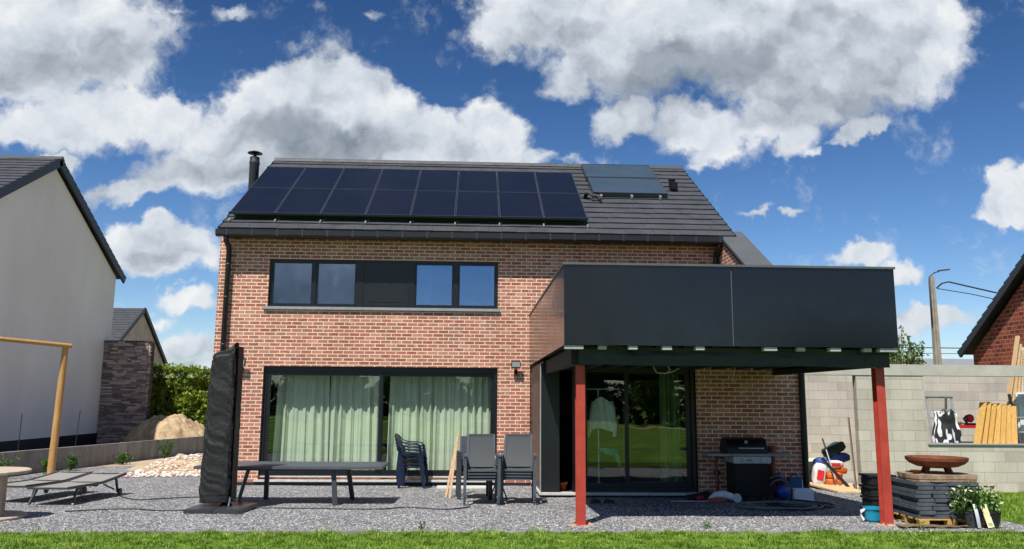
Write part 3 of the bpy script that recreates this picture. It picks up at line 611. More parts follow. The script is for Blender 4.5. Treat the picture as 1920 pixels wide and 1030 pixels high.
# upper window strip
mb = MB(); frame_bars(mb, -4.42, .49, 3.72, 4.76, .07, .15, .045)
for a, b in ((-3.50, -3.43), (-2.57, -2.41), (-1.45, -1.31), (-.475, -.375)): mb.box(a, b, .072, .148, 3.765, 4.715)
wu = mb.build('window', 'frame', house)
for a, b in ((-4.375, -3.50), (-3.43, -2.57), (-1.31, -.475), (-.375, .445)):
    m2 = MB(); frame_bars(m2, a + .001, b - .001, 3.766, 4.714, .09, .155, .035); m2.build('sash', 'frame', wu)
    m2 = MB(); m2.box(a + .037, b - .037, .120, .126, 3.803, 4.677); m2.build('pane', 'glass_up', wu)
m2 = MB(); m2.bbox(-2.409, -1.451, .082, .13, 3.766, 4.714, .004); m2.box(-2.33, -1.53, .076, .0815, 3.85, 4.60); m2.build('infill_panel', 'anth', wu)
mb = MB(); mb.bbox(-4.50, .54, -.06, .068, 3.655, 3.718, .006); mb.build('window_sill', 'sill', house)
# balcony door (only its head shows above the parapet)
mb = MB(); frame_bars(mb, 2.60, 4.75, 2.60, 4.74, .07, .15, .07); mb.box(3.63, 3.72, .072, .148, 2.67, 4.67); wd = mb.build('balcony_door', 'frame', house)
mb = MB(); mb.box(2.67, 3.63, .11, .116, 2.67, 4.67); mb.box(3.72, 4.68, .11, .116, 2.67, 4.67); mb.build('pane', 'glass_up', wd)
# lower window
mb = MB(); frame_bars(mb, -4.43, .50, .17, 2.46, .08, .17, .07); mb.box(-4.36, .43, .082, .168, 2.345, 2.39); lw = mb.build('sliding_window', 'frame', house)
m2 = MB(); frame_bars(m2, -4.36, -1.93, .241, 2.344, .10, .14, .075); m2.build('sash', 'frame', lw)
m2 = MB(); frame_bars(m2, -1.99, .43, .241, 2.344, .142, .18, .075); m2.build('sash', 'frame', lw)
m2 = MB(); m2.box(-4.284, -2.006, .117, .123, .317, 2.268); m2.build('pane', 'glass', lw)
m2 = MB(); m2.box(-1.914, .354, .158, .164, .317, 2.268); m2.build('pane', 'glass', lw)
m2 = MB(); m2.box(-4.40, .46, .045, .099, .172, .198); m2.build('track', 'white_sill', lw)
mb = MB(); mb.bbox(-4.50, .58, -.06, .079, .085, .128, .005); mb.build('threshold', 'white_sill', house)
mb = MB(); mb.box(FX0 - .004, 1.20, -.02, -.003, -.1, .078); mb.build('dark_base', 'dark_base', house)  # black band at the wall foot; paints in the shadow gap below the threshold
# ground floor extension joinery
mb = MB(); mb.bbox(1.225, 1.56, -2.47, -2.42, .16, 2.45, .004); mb.box(1.222, 1.25, -2.42, -.005, .16, 2.45)
cl = mb.build('corner_cladding', 'anth', house)
mb = MB(); mb.box(1.205, 1.2235, -2.476, -2.455, .16, 2.45); mb.build('corner_trim', 'alu', cl)
mb = MB(); mb.box(1.19, 1.205, -.03, -.005, .1, 2.5); mb.build('movement_joint', 'black_pl', house)
mb = MB(); mb.bbox(1.19, 4.10, -2.56, -2.36, .115, .158, .005); mb.box(1.19, 1.36, -2.36, -.02, .115, .158); mb.build('threshold', 'white_sill', house).data
mb = MB(); frame_bars(mb, 1.93, 4.083, .16, 2.45, -2.40, -2.30, .075); mb.box(1.80, 1.929, -2.42, -2.28, .16, 2.45); mb.box(1.562, 1.80, -2.41, -2.3, 2.34, 2.45)
sd_ = mb.build('sliding_door', 'frame', house)
m2 = MB(); frame_bars(m2, 2.006, 2.845, .236, 2.374, -2.375, -2.335, .07); m2.build('sash', 'frame', sd_)
m2 = MB(); frame_bars(m2, 2.75, 4.007, .236, 2.374, -2.333, -2.295, .09); m2.build('sash', 'frame', sd_)
m2 = MB(); m2.box(2.077, 2.774, -2.358, -2.352, .307, 2.303); m2.build('pane', 'glass', sd_)
m2 = MB(); m2.box(2.841, 3.916, -2.317, -2.311, .327, 2.283); m2.build('pane', 'glass', sd_)
mb = MB(); mb.box(1.25, 5.99, -2.50, -2.483, -.1, .108); mb.build('dark_base', 'dark_base', house)  # black strip along the extension foot; shade under its threshold put into colour
mb = MB(); mb.box(1.26, 6.0, -2.443, -.005, 2.452, 2.505); mb.build('flat_roof', 'membrane', house)
mb = MB(); mb.tube([(6.06, -2.52, 2.45), (6.06, -2.52, .05)], .05, 10); mb.box(6.012, 6.03, -2.53, -.05, -.1, 2.45); mb.build('downpipe', 'zinc', house, smooth=False)
# rooms behind the glass
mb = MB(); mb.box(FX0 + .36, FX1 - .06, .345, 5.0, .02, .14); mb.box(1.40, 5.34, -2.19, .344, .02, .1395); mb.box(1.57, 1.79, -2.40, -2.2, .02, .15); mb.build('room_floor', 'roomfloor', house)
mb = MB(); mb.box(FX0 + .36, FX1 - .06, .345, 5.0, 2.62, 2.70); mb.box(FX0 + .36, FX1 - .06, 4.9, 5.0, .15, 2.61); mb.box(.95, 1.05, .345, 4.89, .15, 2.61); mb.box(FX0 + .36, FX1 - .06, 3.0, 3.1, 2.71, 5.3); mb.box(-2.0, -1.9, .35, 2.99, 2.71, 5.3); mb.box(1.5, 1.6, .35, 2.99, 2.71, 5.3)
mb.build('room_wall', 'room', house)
# floodlights on the facade
for xx in (.885, -4.87):
    mb = MB(); mb.bbox(xx - .10, xx + .10, -.17, -.115, 2.455, 2.60, .012); mb.tube([(xx, -.13, 2.46), (xx, -.10, 2.40), (xx, -.02, 2.38)], .014, 8); mb.bbox(xx - .035, xx + .035, -.035, -.002, 2.33, 2.43, .006)
    fl = mb.build('floodlight', 'blackgloss', house)
    mb = MB(); mb.box(xx - .083, xx + .083, -.174, -.1705, 2.475, 2.582); mb.build('lens', pm('floodlight_lens', srgb(150, 160, 166), rough=.25, spec=.8), fl)
mb = MB(); mb.bbox(4.36, 4.46, -2.535, -2.481, .46, .56, .01); mb.tube([(4.41, -2.52, .46), (4.42, -2.52, .15)], .008, 6); mb.build('outdoor_socket', 'black_pl', house)

# ================================================================ BALCONY
bal = thing('balcony', 'dark panelled balcony on two red steel posts over the terrace door', 'balcony', (3.4, -4.5, 0))
mb = MB(); mb.box(1.25, 5.62, -6.58, -.01, 2.56, 2.66); mb.build('deck', 'soffit', bal)
mb = MB(); mb.bbox(1.18, 3.436, -6.68, -6.63, 2.515, 3.585, .003); mb.build('front_panel', 'panel', bal)
mb = MB(); mb.bbox(3.452, 5.69, -6.68, -6.63, 2.515, 3.585, .003); mb.build('front_panel', 'panel', bal)
mb = MB(); mb.box(3.4365, 3.4515, -6.67, -6.64, 2.52, 3.58); mb.build('joint_strip', 'capping', bal)
mb = MB(); mb.box(1.18, 1.23, -6.629, -.006, 2.515, 3.585); mb.build('side_panel', 'panel', bal)
mb = MB(); mb.box(5.64, 5.69, -6.629, -2.6, 2.515, 3.585); mb.build('side_panel', 'panel', bal)
mb = MB(); mb.box(1.165, 5.705, -6.70, -6.56, 3.586, 3.616); mb.box(1.165, 1.30, -6.559, -.006, 3.586, 3.614); mb.box(5.57, 5.705, -6.559, -2.6, 3.586, 3.614); mb.build('coping', 'capping', bal)
# beam wrapped in black membrane
def wrinkled(mb, x0, x1, y, z0, z1, ythick, amp=.02, n=120):
    f = lambda a, b: (x0 + (x1 - x0) * a, y - amp * noise.noise(Vector((a * 7, b * 3, 1))) - amp * .5 * noise.noise(Vector((a * 22 + b * 6, b * 4, 2))), z0 + (z1 - z0) * b + .02 * noise.noise(Vector((a * 5, 0, 3))))
    mb.grid(f, n, 10); mb.box(x0, x1, y + .025, y + ythick, z0 + .02, z1)
mb = MB(); wrinkled(mb, 1.40, 5.64, -6.52, 2.26, 2.50, .13); mb.build('front_beam', 'membrane', bal, smooth=True, auto=35)
for x0, x1 in ((1.31, 1.41), (5.52, 5.62)):
    mb = MB(); mb.bbox(x0, x1, -6.385, -2.50, 2.27, 2.50, .004); mb.build('side_beam', 'soffit', bal)
for k in range(11):
    x0 = 1.62 + k * .39; mb = MB(); mb.box(x0, x0 + .07, -6.37, -2.6, 2.36, 2.555); mb.build('joist', 'soffit', bal)
for a, b in ((1.19, 1.44), (1.64, 1.75), (2.04, 2.16), (2.49, 2.62), (2.94, 3.06), (3.86, 4.04), (4.32, 4.43), (4.76, 4.91), (5.23, 5.34), (5.44, 5.68)):
    mb = MB(); mb.bbox(a, b, -6.66 + (.02 if (b - a) < .12 else 0), -6.55, 2.462, 2.512, .004); mb.build('joist_end', 'joist', bal)
for x0 in (1.43, 5.555):
    z0 = gz(-6.33) + .03; mb = MB(); mb.box(x0 - .06, x0 + .06, -6.40, -6.39, z0, 2.262); mb.box(x0 - .06, x0 + .06, -6.28, -6.27, z0, 2.262); mb.box(x0 - .0035, x0 + .0035, -6.39, -6.28, z0, 2.262)
    p = mb.build('post', 'red', bal)
    mb = MB(); mb.bbox(x0 - .085, x0 + .085, -6.43, -6.24, z0 - .014, z0, .002)
    for q in (-1, 1):
        mb.lathe([(.01, 0), (.01, .03), (0, .03)], 8, (x0 + .072 * q, -6.34, z0))
    mb.build('base_plate', 'red', p)
for x0, w, lb in ((1.43, .11, 'left'), (5.555, .13, 'right')):
    mb = MB(); mb.blob((x0, -6.34, gz(-6.33) - .01), (w + .05, .14, .045), 3 if x0 < 2 else 4, .22); mb.blob((x0 - .1, -6.42, gz(-6.33) + .0), (.05, .04, .03), 8, .4); mb.blob((x0 + .13, -6.3, gz(-6.33)), (.06, .05, .03), 5, .4)
    tag(mb.build('footing', 'sand', smooth=False), f'rough pale concrete footing under the {lb} red post', 'footing', 'footings under the balcony posts')
# hanging cables under the balcony
mb = MB(); mb.tube([(3.16, -3.1, 2.50), (3.17, -3.1, 2.36), (3.22, -3.1, 2.28), (3.38, -3.1, 2.27), (3.46, -3.1, 2.33), (3.40, -3.1, 2.42), (3.36, -3.1, 2.50)], .012, 6); mb.tube([(3.38, -3.1, 2.27), (3.5, -3.12, 2.30), (3.64, -3.14, 2.38)], .012, 6)
tag(mb.build('hanging_cable', 'whitecable', smooth=True), 'loose white cable loop hanging under the balcony before the terrace door', 'cable')
mb = MB(); mb.tube([(4.62, -3.1, 2.50), (4.62, -3.1, 2.38), (4.59, -3.1, 2.25), (4.55, -3.1, 2.12)], .009, 6)
tag(mb.build('hanging_cable', 'whitecable', smooth=True), 'single pale cable end hanging under the balcony before the brick wall', 'cable')

# ================================================================ THINGS INSIDE THE WINDOWS
def curtain(x0, x1, y, z0, z1, fl, folds, seed, name, mat, label, group, amp=.062):
    rs = random.Random(seed); ph = [rs.uniform(0, 6) for _ in range(4)]
    def f(a, b):
        sp = 1 + fl * (1 - b); c = (x0 + x1) / 2; x = c + (x0 + (x1 - x0) * a - c) * sp
        t = a * folds * 2 * math.pi; k = .65 + .35 * math.sin(a * 9 + ph[0]); aa = amp * (1 - .25 * b)
        return (x + .02 * math.sin(t * .5 + ph[1] + b), y + aa * k * math.sin(t + ph[2] + .8 * math.sin(a * 5 + ph[3]) + .25 * (1 - b)) + .01 * math.sin(3 * t), z0 + (z1 - z0) * b)
    mb = MB(); mb.grid(f, int(folds * 14), 16); n0 = len(mb.v)
    mb.v += [(a, b + .004, c) for a, b, c in mb.v[:n0]]; mb.f += [tuple(i + n0 for i in q[::-1]) for q in mb.f]; mb.mi = [0] * len(mb.f)
    return tag(mb.build(name, mat, smooth=True), label, 'curtain', group)
g = 'curtains behind the large ground floor window'
curtain(-4.2, -3.12, .50, .17, 2.52, .10, 6, 1, 'curtain', 'curtain', 'pale green curtain nearest the covered parasol, behind the left pane', g)
curtain(-3.10, -2.06, .50, .17, 2.52, .05, 6, 2, 'curtain', 'curtain', 'pale green curtain above the long table, against the window mullion in the left pane', g)
curtain(-1.8, -.98, .50, .17, 2.52, .13, 5, 3, 'curtain', 'curtain', 'pale green curtain behind the stacked blue chairs, left in the right pane', g)
curtain(-.98, .38, .50, .17, 2.52, .03, 9, 4, 'curtain', 'curtain', 'widest pale green curtain, at the right end behind the leaning planks', g)
curtain(3.55, 3.92, -1.9, .17, 2.44, .05, 4, 5, 'curtain', 'sheer', 'narrow gathered curtain behind the right edge of the terrace door', None)
curtain(-1.27, -.95, .45, 3.0, 4.74, 0, 4, 6, 'curtain', 'curtain', 'thin pale curtain behind the third upper window pane', None, .02)
curtain(.33, .47, .45, 3.0, 4.74, 0, 2, 7, 'curtain', 'curtain', 'thin pale curtain at the right edge of the last upper window pane', None, .02)
for xx, lb in ((-1.12, 'third'), (-.07, 'fourth')):
    mb = MB(); mb.lathe([(0, .19), (.1, .18), (.2, .11), (.24, 0), (.2, -.12), (.1, -.19), (0, -.2)], 24, (xx, .8, 3.80)); mb.tube([(xx, .8, 3.6), (xx, .8, 2.72)], .012, 6)
    tag(mb.build('lamp_shade', 'white_pl', smooth=True), f'white round lampshade inside the {lb} upper window pane', 'lampshade', 'round lampshades upstairs')
# clothes airer with shirt behind the terrace door
ra = thing('clothes_rack', 'white clothes rack standing inside the terrace door', 'clothes rack', (2.35, -2.08, .14))
mb = MB(); mb.tube([(2.33, -2.08, .2), (2.33, -2.08, 2.0)], .014, 8); mb.tube([(2.1, -2.08, 2.0), (2.75, -2.08, 2.0)], .012, 8); mb.build('pole', 'white_pl', ra)
for a in (0, 2.1, 4.2):
    mb = MB(); mb.tube([(2.33, -2.08, .3), (2.33 + .25 * math.cos(a), -2.08 + .12 * math.sin(a), .15)], .011, 6); mb.build('foot', 'white_pl', ra)
sh = thing('shirt', 'pale long sleeved shirt hanging on the rack inside the terrace door', 'shirt', (2.38, -2.15, 1.1))
def shirtp(a, b):
    w = .17 + .03 * (1 - b); x = 2.40 + (2 * a - 1) * w; return (x, -2.16 + .02 * math.sin(a * 17 + b * 3), 1.25 + .58 * b - .07 * abs(2 * a - 1) ** 2 * b + .03 * math.sin(a * 5))
mb = MB(); mb.grid(shirtp, 20, 14); n0 = len(mb.v); mb.v += [(a, b + .05, c) for a, b, c in mb.v]; mb.f += [tuple(i + n0 for i in q[::-1]) for q in mb.f]; mb.mi = [0] * len(mb.f); mb.build('body', 'shirt', sh, smooth=True)
for q in (-1, 1):
    mb = MB(); mb.tube([(2.40 + q * .15, -2.14, 1.77), (2.40 + q * .20, -2.14, 1.55), (2.40 + q * .23, -2.15, 1.33), (2.40 + q * .27 * (1 if q < 0 else .8), -2.15, 1.12)], [.06, .05, .045, .035], 10); mb.build('sleeve', 'shirt', sh, smooth=True)
mb = MB(); mb.tube([(2.22, -2.14, 1.80), (2.4, -2.14, 1.88), (2.58, -2.14, 1.80)], .01, 6); mb.tube([(2.4, -2.14, 1.88), (2.4, -2.13, 1.95), (2.42, -2.10, 2.0)], .006, 6); mb.build('hanger', 'black_pl', sh)
mb = MB(); mb.blob((2.52, -2.15, .86), (.17, .05, .06), 3, .4); mb.tube([(2.64, -2.15, .84), (2.68, -2.16, .72), (2.72, -2.16, .58)], [.04, .045, .03], 8)
tag(mb.build('cloth', 'teal', smooth=True), 'teal cloth draped low on the rack inside the terrace door', 'cloth')
mb = MB(); mb.lathe([(.05, 0), (.075, .12), (.085, .12), (.085, .15), (.07, .15), (.0, .14)], 14, (1.66, -2.1, .15)); tag(mb.build('flower_pot', 'orange', smooth=True, auto=40), 'small orange pot on the floor inside the open terrace door', 'pot')
# ================================================================ FOLIAGE
def leaf_cloud(mb, pts, size, rs, flat=.0):
    for c in pts:
        s_ = size * rs.uniform(.6, 1.35); a, b = rs.uniform(0, 6.283), rs.uniform(-1.2, 1.2)
        d = Vector((math.cos(a) * math.cos(b), math.sin(a) * math.cos(b), math.sin(b))); e = d.cross(Vector((rs.uniform(-1, 1), rs.uniform(-1, 1), rs.uniform(-1, 1)))); e.normalize()
        p = Vector(c); mb.add([p - d * s_, p + e * s_ * .45, p + d * s_, p - e * s_ * .45], [(0, 1, 2, 3)])
def crown_pts(n, c, r, rs, lumps=9, hollow=.5):
    cs = [(Vector((rs.uniform(-1, 1), rs.uniform(-1, 1), rs.uniform(-.9, 1))), rs.uniform(.3, .6)) for _ in range(lumps)]
    out = []
    while len(out) < n:
        q, rr = cs[rs.randint(lumps)]; v = Vector((rs.normal(), rs.normal(), rs.normal())); v.normalize(); p = q * .62 + v * rr * (hollow + (1 - hollow) * rs.uniform() ** .5)
        out.append((c[0] + p.x * r[0], c[1] + p.y * r[1], c[2] + p.z * r[2]))
    return out
# hedge
rs = np.random.RandomState(3); hd = thing('hedge', 'tall clipped green hedge behind the mound of soil', 'hedge', (-12, 20.5, -.5))
mb = MB(); pts = []
for i in range(34000):
    x = rs.uniform(-18, -6.5); k = rs.uniform(); bulge = .25 * noise.noise(Vector((x * 1.2, 0, 0))); top = 3.15 - .07 * (x + 15) + .13 * noise.noise(Vector((x * 1.7, 4, 0))) + .08 * noise.noise(Vector((x * 6, 4, 0)))
    if k < .72:
        z = rs.uniform(-.4, top); y = 19.5 - .35 * noise.noise(Vector((x * 1.6, z * 1.6, 2))) - .2 * noise.noise(Vector((x * 4, z * 4, 2))) + rs.uniform(-.03, .22)
    else: z = top + rs.uniform(-.12, .05) + (rs.uniform(0, .22) if rs.rand() < .12 else 0); y = rs.uniform(19.5, 21)
    pts.append((x, y, z))
leaf_cloud(mb, pts, .085, rs); mb.build('foliage', 'hedge_leaf', hd)
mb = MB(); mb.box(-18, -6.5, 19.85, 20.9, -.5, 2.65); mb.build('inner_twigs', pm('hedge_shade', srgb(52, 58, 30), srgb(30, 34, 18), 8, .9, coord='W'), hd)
# shrub behind the block wall
def tree(name, x, y, z, h, rw, label, leafm, nl, size, seed, group=None, cat='tree', conifer=False, tr=.1):
    rs = np.random.RandomState(seed); t = thing(name, label, cat, (x, y, z), 0, group)
    mb = MB(); mb.tube([(x, y, z - .1), (x + .03, y, z + h * .4), (x, y, z + h * .8)], [tr, tr * .7, tr * .25], 8)
    for i in range(7):
        a = rs.uniform(0, 6.28); zz = z + h * rs.uniform(.25, .75); l = rw * rs.uniform(.5, .9); mb.tube([(x, y, zz), (x + math.cos(a) * l * .5, y + math.sin(a) * l * .5, zz + l * .35), (x + math.cos(a) * l, y + math.sin(a) * l, zz + l * .6)], [tr * .4, tr * .25, tr * .1], 6)
    mb.build('trunk', 'bark', t); mb = MB()
    if conifer:
        pts = []
        for i in range(nl):
            k = rs.uniform() ** .8; zz = h * (.08 + .92 * k); R_ = rw * (1 - k) ** .8 * (1 + .3 * math.sin(zz * 5 + seed)) * rs.uniform(.4, 1) ** .5 + .08; a = rs.uniform(0, 6.28)
            R_ *= 1 + .3 * noise.noise(Vector((math.cos(a) * 2, math.sin(a) * 2, zz + seed))); pts.append((x + R_ * math.cos(a), y + R_ * math.sin(a), z + zz))
    else: pts = crown_pts(nl, (x, y, z + h * .6), (rw, rw, h * .5), rs, 12)
    leaf_cloud(mb, pts, size, rs); mb.build('crown', leafm, t); return t
sb = thing('shrub', 'loose leafy shrub rising behind the block wall at the balcony corner', 'shrub', (15.0, 10, .0)); rs = np.random.RandomState(12)
mb = MB(); lm = MB()
for i in range(30):
    bx = 14.4 + rs.uniform(-.4, .9); by = 10 + rs.uniform(-.5, .5); tz = 3.3 + rs.uniform(0, .75) + (.55 if 14.55 < bx < 14.9 else 0) + (.15 if bx > 15.1 else 0); ln = rs.uniform(-.12, .25)
    mb.tube([(bx, by, 1.5), (bx + ln * .5, by, (1.5 + tz) / 2), (bx + ln, by, tz)], [.03, .02, .006], 5)
    pts = []
    for k in range(60): f = rs.uniform(.25, 1) ** .8; w = .22 * (1.15 - f); pts.append((bx + ln * f + rs.normal() * w, by + rs.normal() * w, 1.5 + (tz - 1.5) * f))
    leaf_cloud(lm, pts, .075, rs)
mb.build('branches', 'bark', sb); lm.build('foliage', 'tree_leaf', sb)
# trees on the far side of the lawn, behind the viewer (mirrored in the panes)
lab = ['conifer', 'conifer', 'broad', 'conifer', 'broad', 'conifer', 'broad', 'conifer', 'conifer', 'broad', 'conifer', 'broad', 'broad', 'conifer']
proto = {}; ORD = ['second', 'third', 'fourth', 'fifth', 'sixth', 'seventh', 'eighth', 'ninth', 'tenth', 'eleventh', 'twelfth', 'thirteenth', 'fourteenth', 'first']
xs = [-33, -27, -20, -15, -8, -3.5, 3, 8, 13, 20, 26, 33, 41, -41]
protoc = tree('conifer_tree', xs[0] * .62, -41, .18, 4.6, 1.5, 'dark conifer across the lawn, second tree from the left', 'conifer_leaf', 4200, .17, 5, 'trees across the lawn', conifer=True, tr=.2)
protob = tree('broadleaf_tree', xs[2] * .62, -43, .18, 4.3, 2.2, 'round leafy tree across the lawn, fourth tree from the left', 'tree_leaf', 5200, .19, 6, 'trees across the lawn', tr=.25)
for i, (x, l) in enumerate(zip(xs, lab)):
    if i in (0, 2): continue
    d = dup(protoc if l == 'conifer' else protob, (x * .62, -41 - (i * 37 % 5), .18), rotz=i * 1.3, label=('dark conifer' if l == 'conifer' else 'round leafy tree') + f' across the lawn, {ORD[i]} tree from the left'); k = .75 + .5 * ((i * 29) % 10) / 10; d.scale = (k * 1.1, k * 1.1, k)
rs = np.random.RandomState(44); mb = MB(); leaf_cloud(mb, [(rs.uniform(-50, 50), -47 + rs.uniform(-.6, .6), rs.uniform(.2, 3.0)) for i in range(15000)], .3, rs)
tag(mb.build('treeline', 'conifer_leaf'), 'dense dark treeline far across the lawn behind the viewer', 'treeline', kind='stuff')

# ================================================================ NEIGHBOUR, LEFT (white rendered gable)
NX = -15.3; nh = thing('white_house', 'white rendered neighbour house with dark tiled roof at the left', 'house', (NX, 12, 0))
zw = lambda y: (10.02 - .572 * (y - 11.75)) if y > 11.75 else (10.02 - .60 * (11.75 - y))
mb = MB(); mb.prism([(17.35, .33), (17.35, zw(17.35)), (11.75, 10.02), (5.6, zw(5.6)), (5.6, .33)], 'x', NX - 12, NX); mb.build('wall', 'render', nh)
mb = MB(); mb.box(NX - 12, NX - .01, 5.6, 17.34, -1, .329); mb.build('dark_base', 'dark_base', nh)
AR, ZR = 11.75, 10.34
def NP(sl, sgn): 
    c = 1 / math.sqrt(1 + sl * sl)
    return lambda x, s, h=0: (x, AR + sgn * (s * c) + sgn * h * sl * c, ZR - s * c * sl + h * c)
# front slope (towards the garden) and rear slope; build from ridge down via reversed strips
rf = None
for sl, sgn, Ls in ((.60, -1, 7.4), (.572, 1, 7.05)):
    f0 = NP(sl, sgn); mb = MB()
    tile_roof(mb, NX - 12, NX + .12, lambda x, s, h, f0=f0, Ls=Ls: f0(x, Ls - s, h), Ls, .36, .36, 3)
    if sgn > 0: mb.f = [q[::-1] for q in mb.f]
    q = [f0(NX - 12, 0, -.04), f0(NX + .11, 0, -.04), f0(NX + .11, Ls, -.04), f0(NX - 12, Ls, -.04)]; mb.add(q, [(0, 1, 2, 3)])
    o = mb.build('roof', 'tile', nh); rf = rf or o
    mb = MB(); n = 20
    for i in range(n):
        a, b = i * Ls / n, (i + 1) * Ls / n
        P = [f0(0, a, .03), f0(0, b, .065), f0(0, b, -.26), f0(0, a, -.26)]
        mb.add([(NX + .125, y, z) for _, y, z in P] + [(NX + .20, y, z) for _, y, z in P], [(0, 1, 2, 3), (7, 6, 5, 4), (0, 4, 5, 1), (3, 2, 6, 7), (0, 3, 7, 4), (1, 5, 6, 2)])
    mb.build('verge', 'verge', o)
mb = MB(); mb.prism([(AR - .16, ZR - .06), (AR, ZR + .09), (AR + .16, ZR - .06)], 'x', NX - 12, NX + .24); mb.build('ridge_cap', 'tile', rf)
# stone clad garden wall of the neighbour
t = thing('stone_wall', 'dark stacked slate clad wall beside the white house', 'wall', (-14.4, 16.8, 0))
mb = MB(); rr = random.Random(4); z = -.5
while z < 4.0:
    h = rr.choice([.05, .06, .075, .09]); x = -15.28
    while x < -13.5:
        w = rr.uniform(.12, .5); x1 = min(x + w, -13.5); d = rr.uniform(0, .06); mb.cur = rr.randint(0, 3); mb.box(x + .003, x1 - .003, 16.8 - d, 16.95, z + .002, z + h - .004); x = x1
    d = rr.uniform(0, .04); mb.cur = rr.randint(0, 3); mb.box(-13.5, -13.46 + d, 16.80, 17.0, z + .002, z + h - .004); z += h
mb.build('cladding', [pm('slate_' + n, c, rough=.85, bump=.4, coord='W') for n, c in (('a', srgb(124, 108, 104)), ('b', srgb(172, 152, 142)), ('c', srgb(150, 132, 126)), ('d', srgb(200, 180, 166)))], t)
mb = MB(); mb.box(-15.28, -13.44, 16.96, 17.3, -.5, 4.05); mb.box(-15.29, -13.42, 16.74, 16.955, 4.05, 4.09); mb.build('core', 'stone', t)
# far house
fh = thing('gable_house', 'distant grey brown gabled house above the slate clad wall', 'house', (-26, 45, 0))
X0 = -24.7; mb = MB(); mb.prism([(39.0, 0), (39.0, 5.2), (43.4, 8.1), (48.6, 4.15), (48.6, 0)], 'x', X0 - 9, X0); mb.build('wall', 'brick_grey', fh)
for (ya, za, yb, zb) in ((43.45, 8.3, 38.7, 5.05), (43.45, 8.3, 48.9, 4.1)):
    d = Vector((0, yb - ya, zb - za)); Ls = d.length; d /= Ls; nrm = Vector((0, -d.z, d.y)); nrm = nrm if nrm.z > 0 else -nrm
    fn = lambda x, s, h, d=d, nrm=nrm, Ls=Ls, ya=ya, za=za: (x, ya + d.y * (Ls - s) + nrm.y * h, za + d.z * (Ls - s) + nrm.z * h)
    mb = MB(); tile_roof(mb, X0 - 9, X0 + .1, fn, Ls, .36, .36, 5); q = [fn(X0 - 9, 0, -.05), fn(X0 + .1, 0, -.05), fn(X0 + .1, Ls, -.05), fn(X0 - 9, Ls, -.05)]; mb.add(q, [(0, 1, 2, 3)])
    o = mb.build('roof', 'tile', fh); mb = MB(); q = [fn(0, 0, .07), fn(0, Ls, .07), fn(0, Ls, -.2), fn(0, 0, -.2)]
    mb.add([(X0 + .105, y, z) for _, y, z in q] + [(X0 + .22, y, z) for _, y, z in q], [(0, 1, 2, 3), (7, 6, 5, 4), (0, 4, 5, 1), (3, 2, 6, 7), (0, 3, 7, 4), (1, 5, 6, 2)]); mb.build('verge', 'verge', o)
# retaining wall and rods, black sheet
t = thing('retaining_wall', 'low grey concrete retaining wall along the left boundary', 'retaining wall', (-10.85, 5, 0))
for k in range(11):
    y0 = -2.5 + k * 1.75; y1 = y0 + 1.742; zt = lambda y: .53 - .0185 * (y - 1)
    mb = MB(); mb.add([(x, y, z) for x in (-10.92, -10.80 - .006 * (k % 2)) for y, z in ((y0, -.6), (y1, -.6), (y1, zt(y1)), (y0, zt(y0)))], [(0, 1, 2, 3), (7, 6, 5, 4), (0, 4, 5, 1), (1, 5, 6, 2), (2, 6, 7, 3), (3, 7, 4, 0)])
    mb.build('wall_panel', 'conc', t)
sheet('membrane_ground', 'dark_base', (-15.29, -10.93), (-3, 16.7), .0, fn=lambda x, y: .02 - .01 * (y))
for (x, y, z0, z1, lb, tl) in ((-12.0, 5.0, -.1, 1.33, 'thin steel rod upright before the white gable, left of the log post', .0), (-11.5, 7.0, -.1, 1.40, 'thin steel rod upright before the white gable, right of the log post', .06)):
    mb = MB(); mb.tube([(x, y, z0), (x + .02 + tl, y, z1)], .011, 6); tag(mb.build('steel_rod', 'cable'), lb, 'rod', 'steel rods by the retaining wall')
# log swing frame
t = thing('swing_frame', 'honey coloured log frame standing before the white gable', 'swing frame', (-9.55, 2.0, -.05))
mb = MB(); mb.tube([(-9.60, 2.0, -.1), (-9.56, 2.0, 1.5), (-9.53, 2.0, 2.98)], [.085, .08, .07], 14); mb.build('post', 'log', t, smooth=True, auto=50)
mb = MB(); mb.tube([(-9.42, 2.05, 2.96), (-10.4, .9, 3.03), (-12.3, -1.3, 3.1)], .05, 12); mb.build('beam', 'log', t, smooth=True, auto=50)
mb = MB(); mb.tube([(-12.3, -1.3, -.1), (-12.3, -1.3, 3.05)], [.085, .07], 14); mb.build('post', 'log', t, smooth=True, auto=50)
# weeds
for i, (x, y, h, w, lb) in enumerate([(-9.6, .1, .55, .32, 'bushy weed by the retaining wall behind the cable spool table'), (-10.3, 3.2, .42, .2, 'leafy weed at the wall foot just right of the log post'), (-10.4, 4.6, .45, .16, 'small upright weed at the wall foot, second right of the log post'),
        (-10.3, 7.5, .35, .25, 'low weed at the wall foot near the sandy soil'), (-10.2, 10.5, .75, .28, 'tallest weed at the wall foot, before the slate clad wall')]):
    rs = np.random.RandomState(30 + i); t = thing('weed', lb, 'weed', (x, y, gz(y)), 0, 'weeds along the retaining wall'); mb = MB(); lm = MB()
    for k in range(9):
        a = rs.uniform(0, 6.28); l = w * rs.uniform(.2, 1); hh = h * rs.uniform(.6, 1); b = (x + math.cos(a) * l, y + math.sin(a) * l, gz(y) + hh)
        mb.tube([(x, y, gz(y)), (x + math.cos(a) * l * .4, y + math.sin(a) * l * .4, gz(y) + hh * .6), b], .005, 4)
        leaf_cloud(lm, [tuple(Vector((x, y, gz(y))).lerp(Vector(b), rs.uniform(.25, 1.05)) + Vector((rs.normal(), rs.normal(), rs.normal())) * .05) for _ in range(45)], .035, rs)
    mb.build('stem', 'leafplant', t); lm.build('leaves', 'leafplant', t)

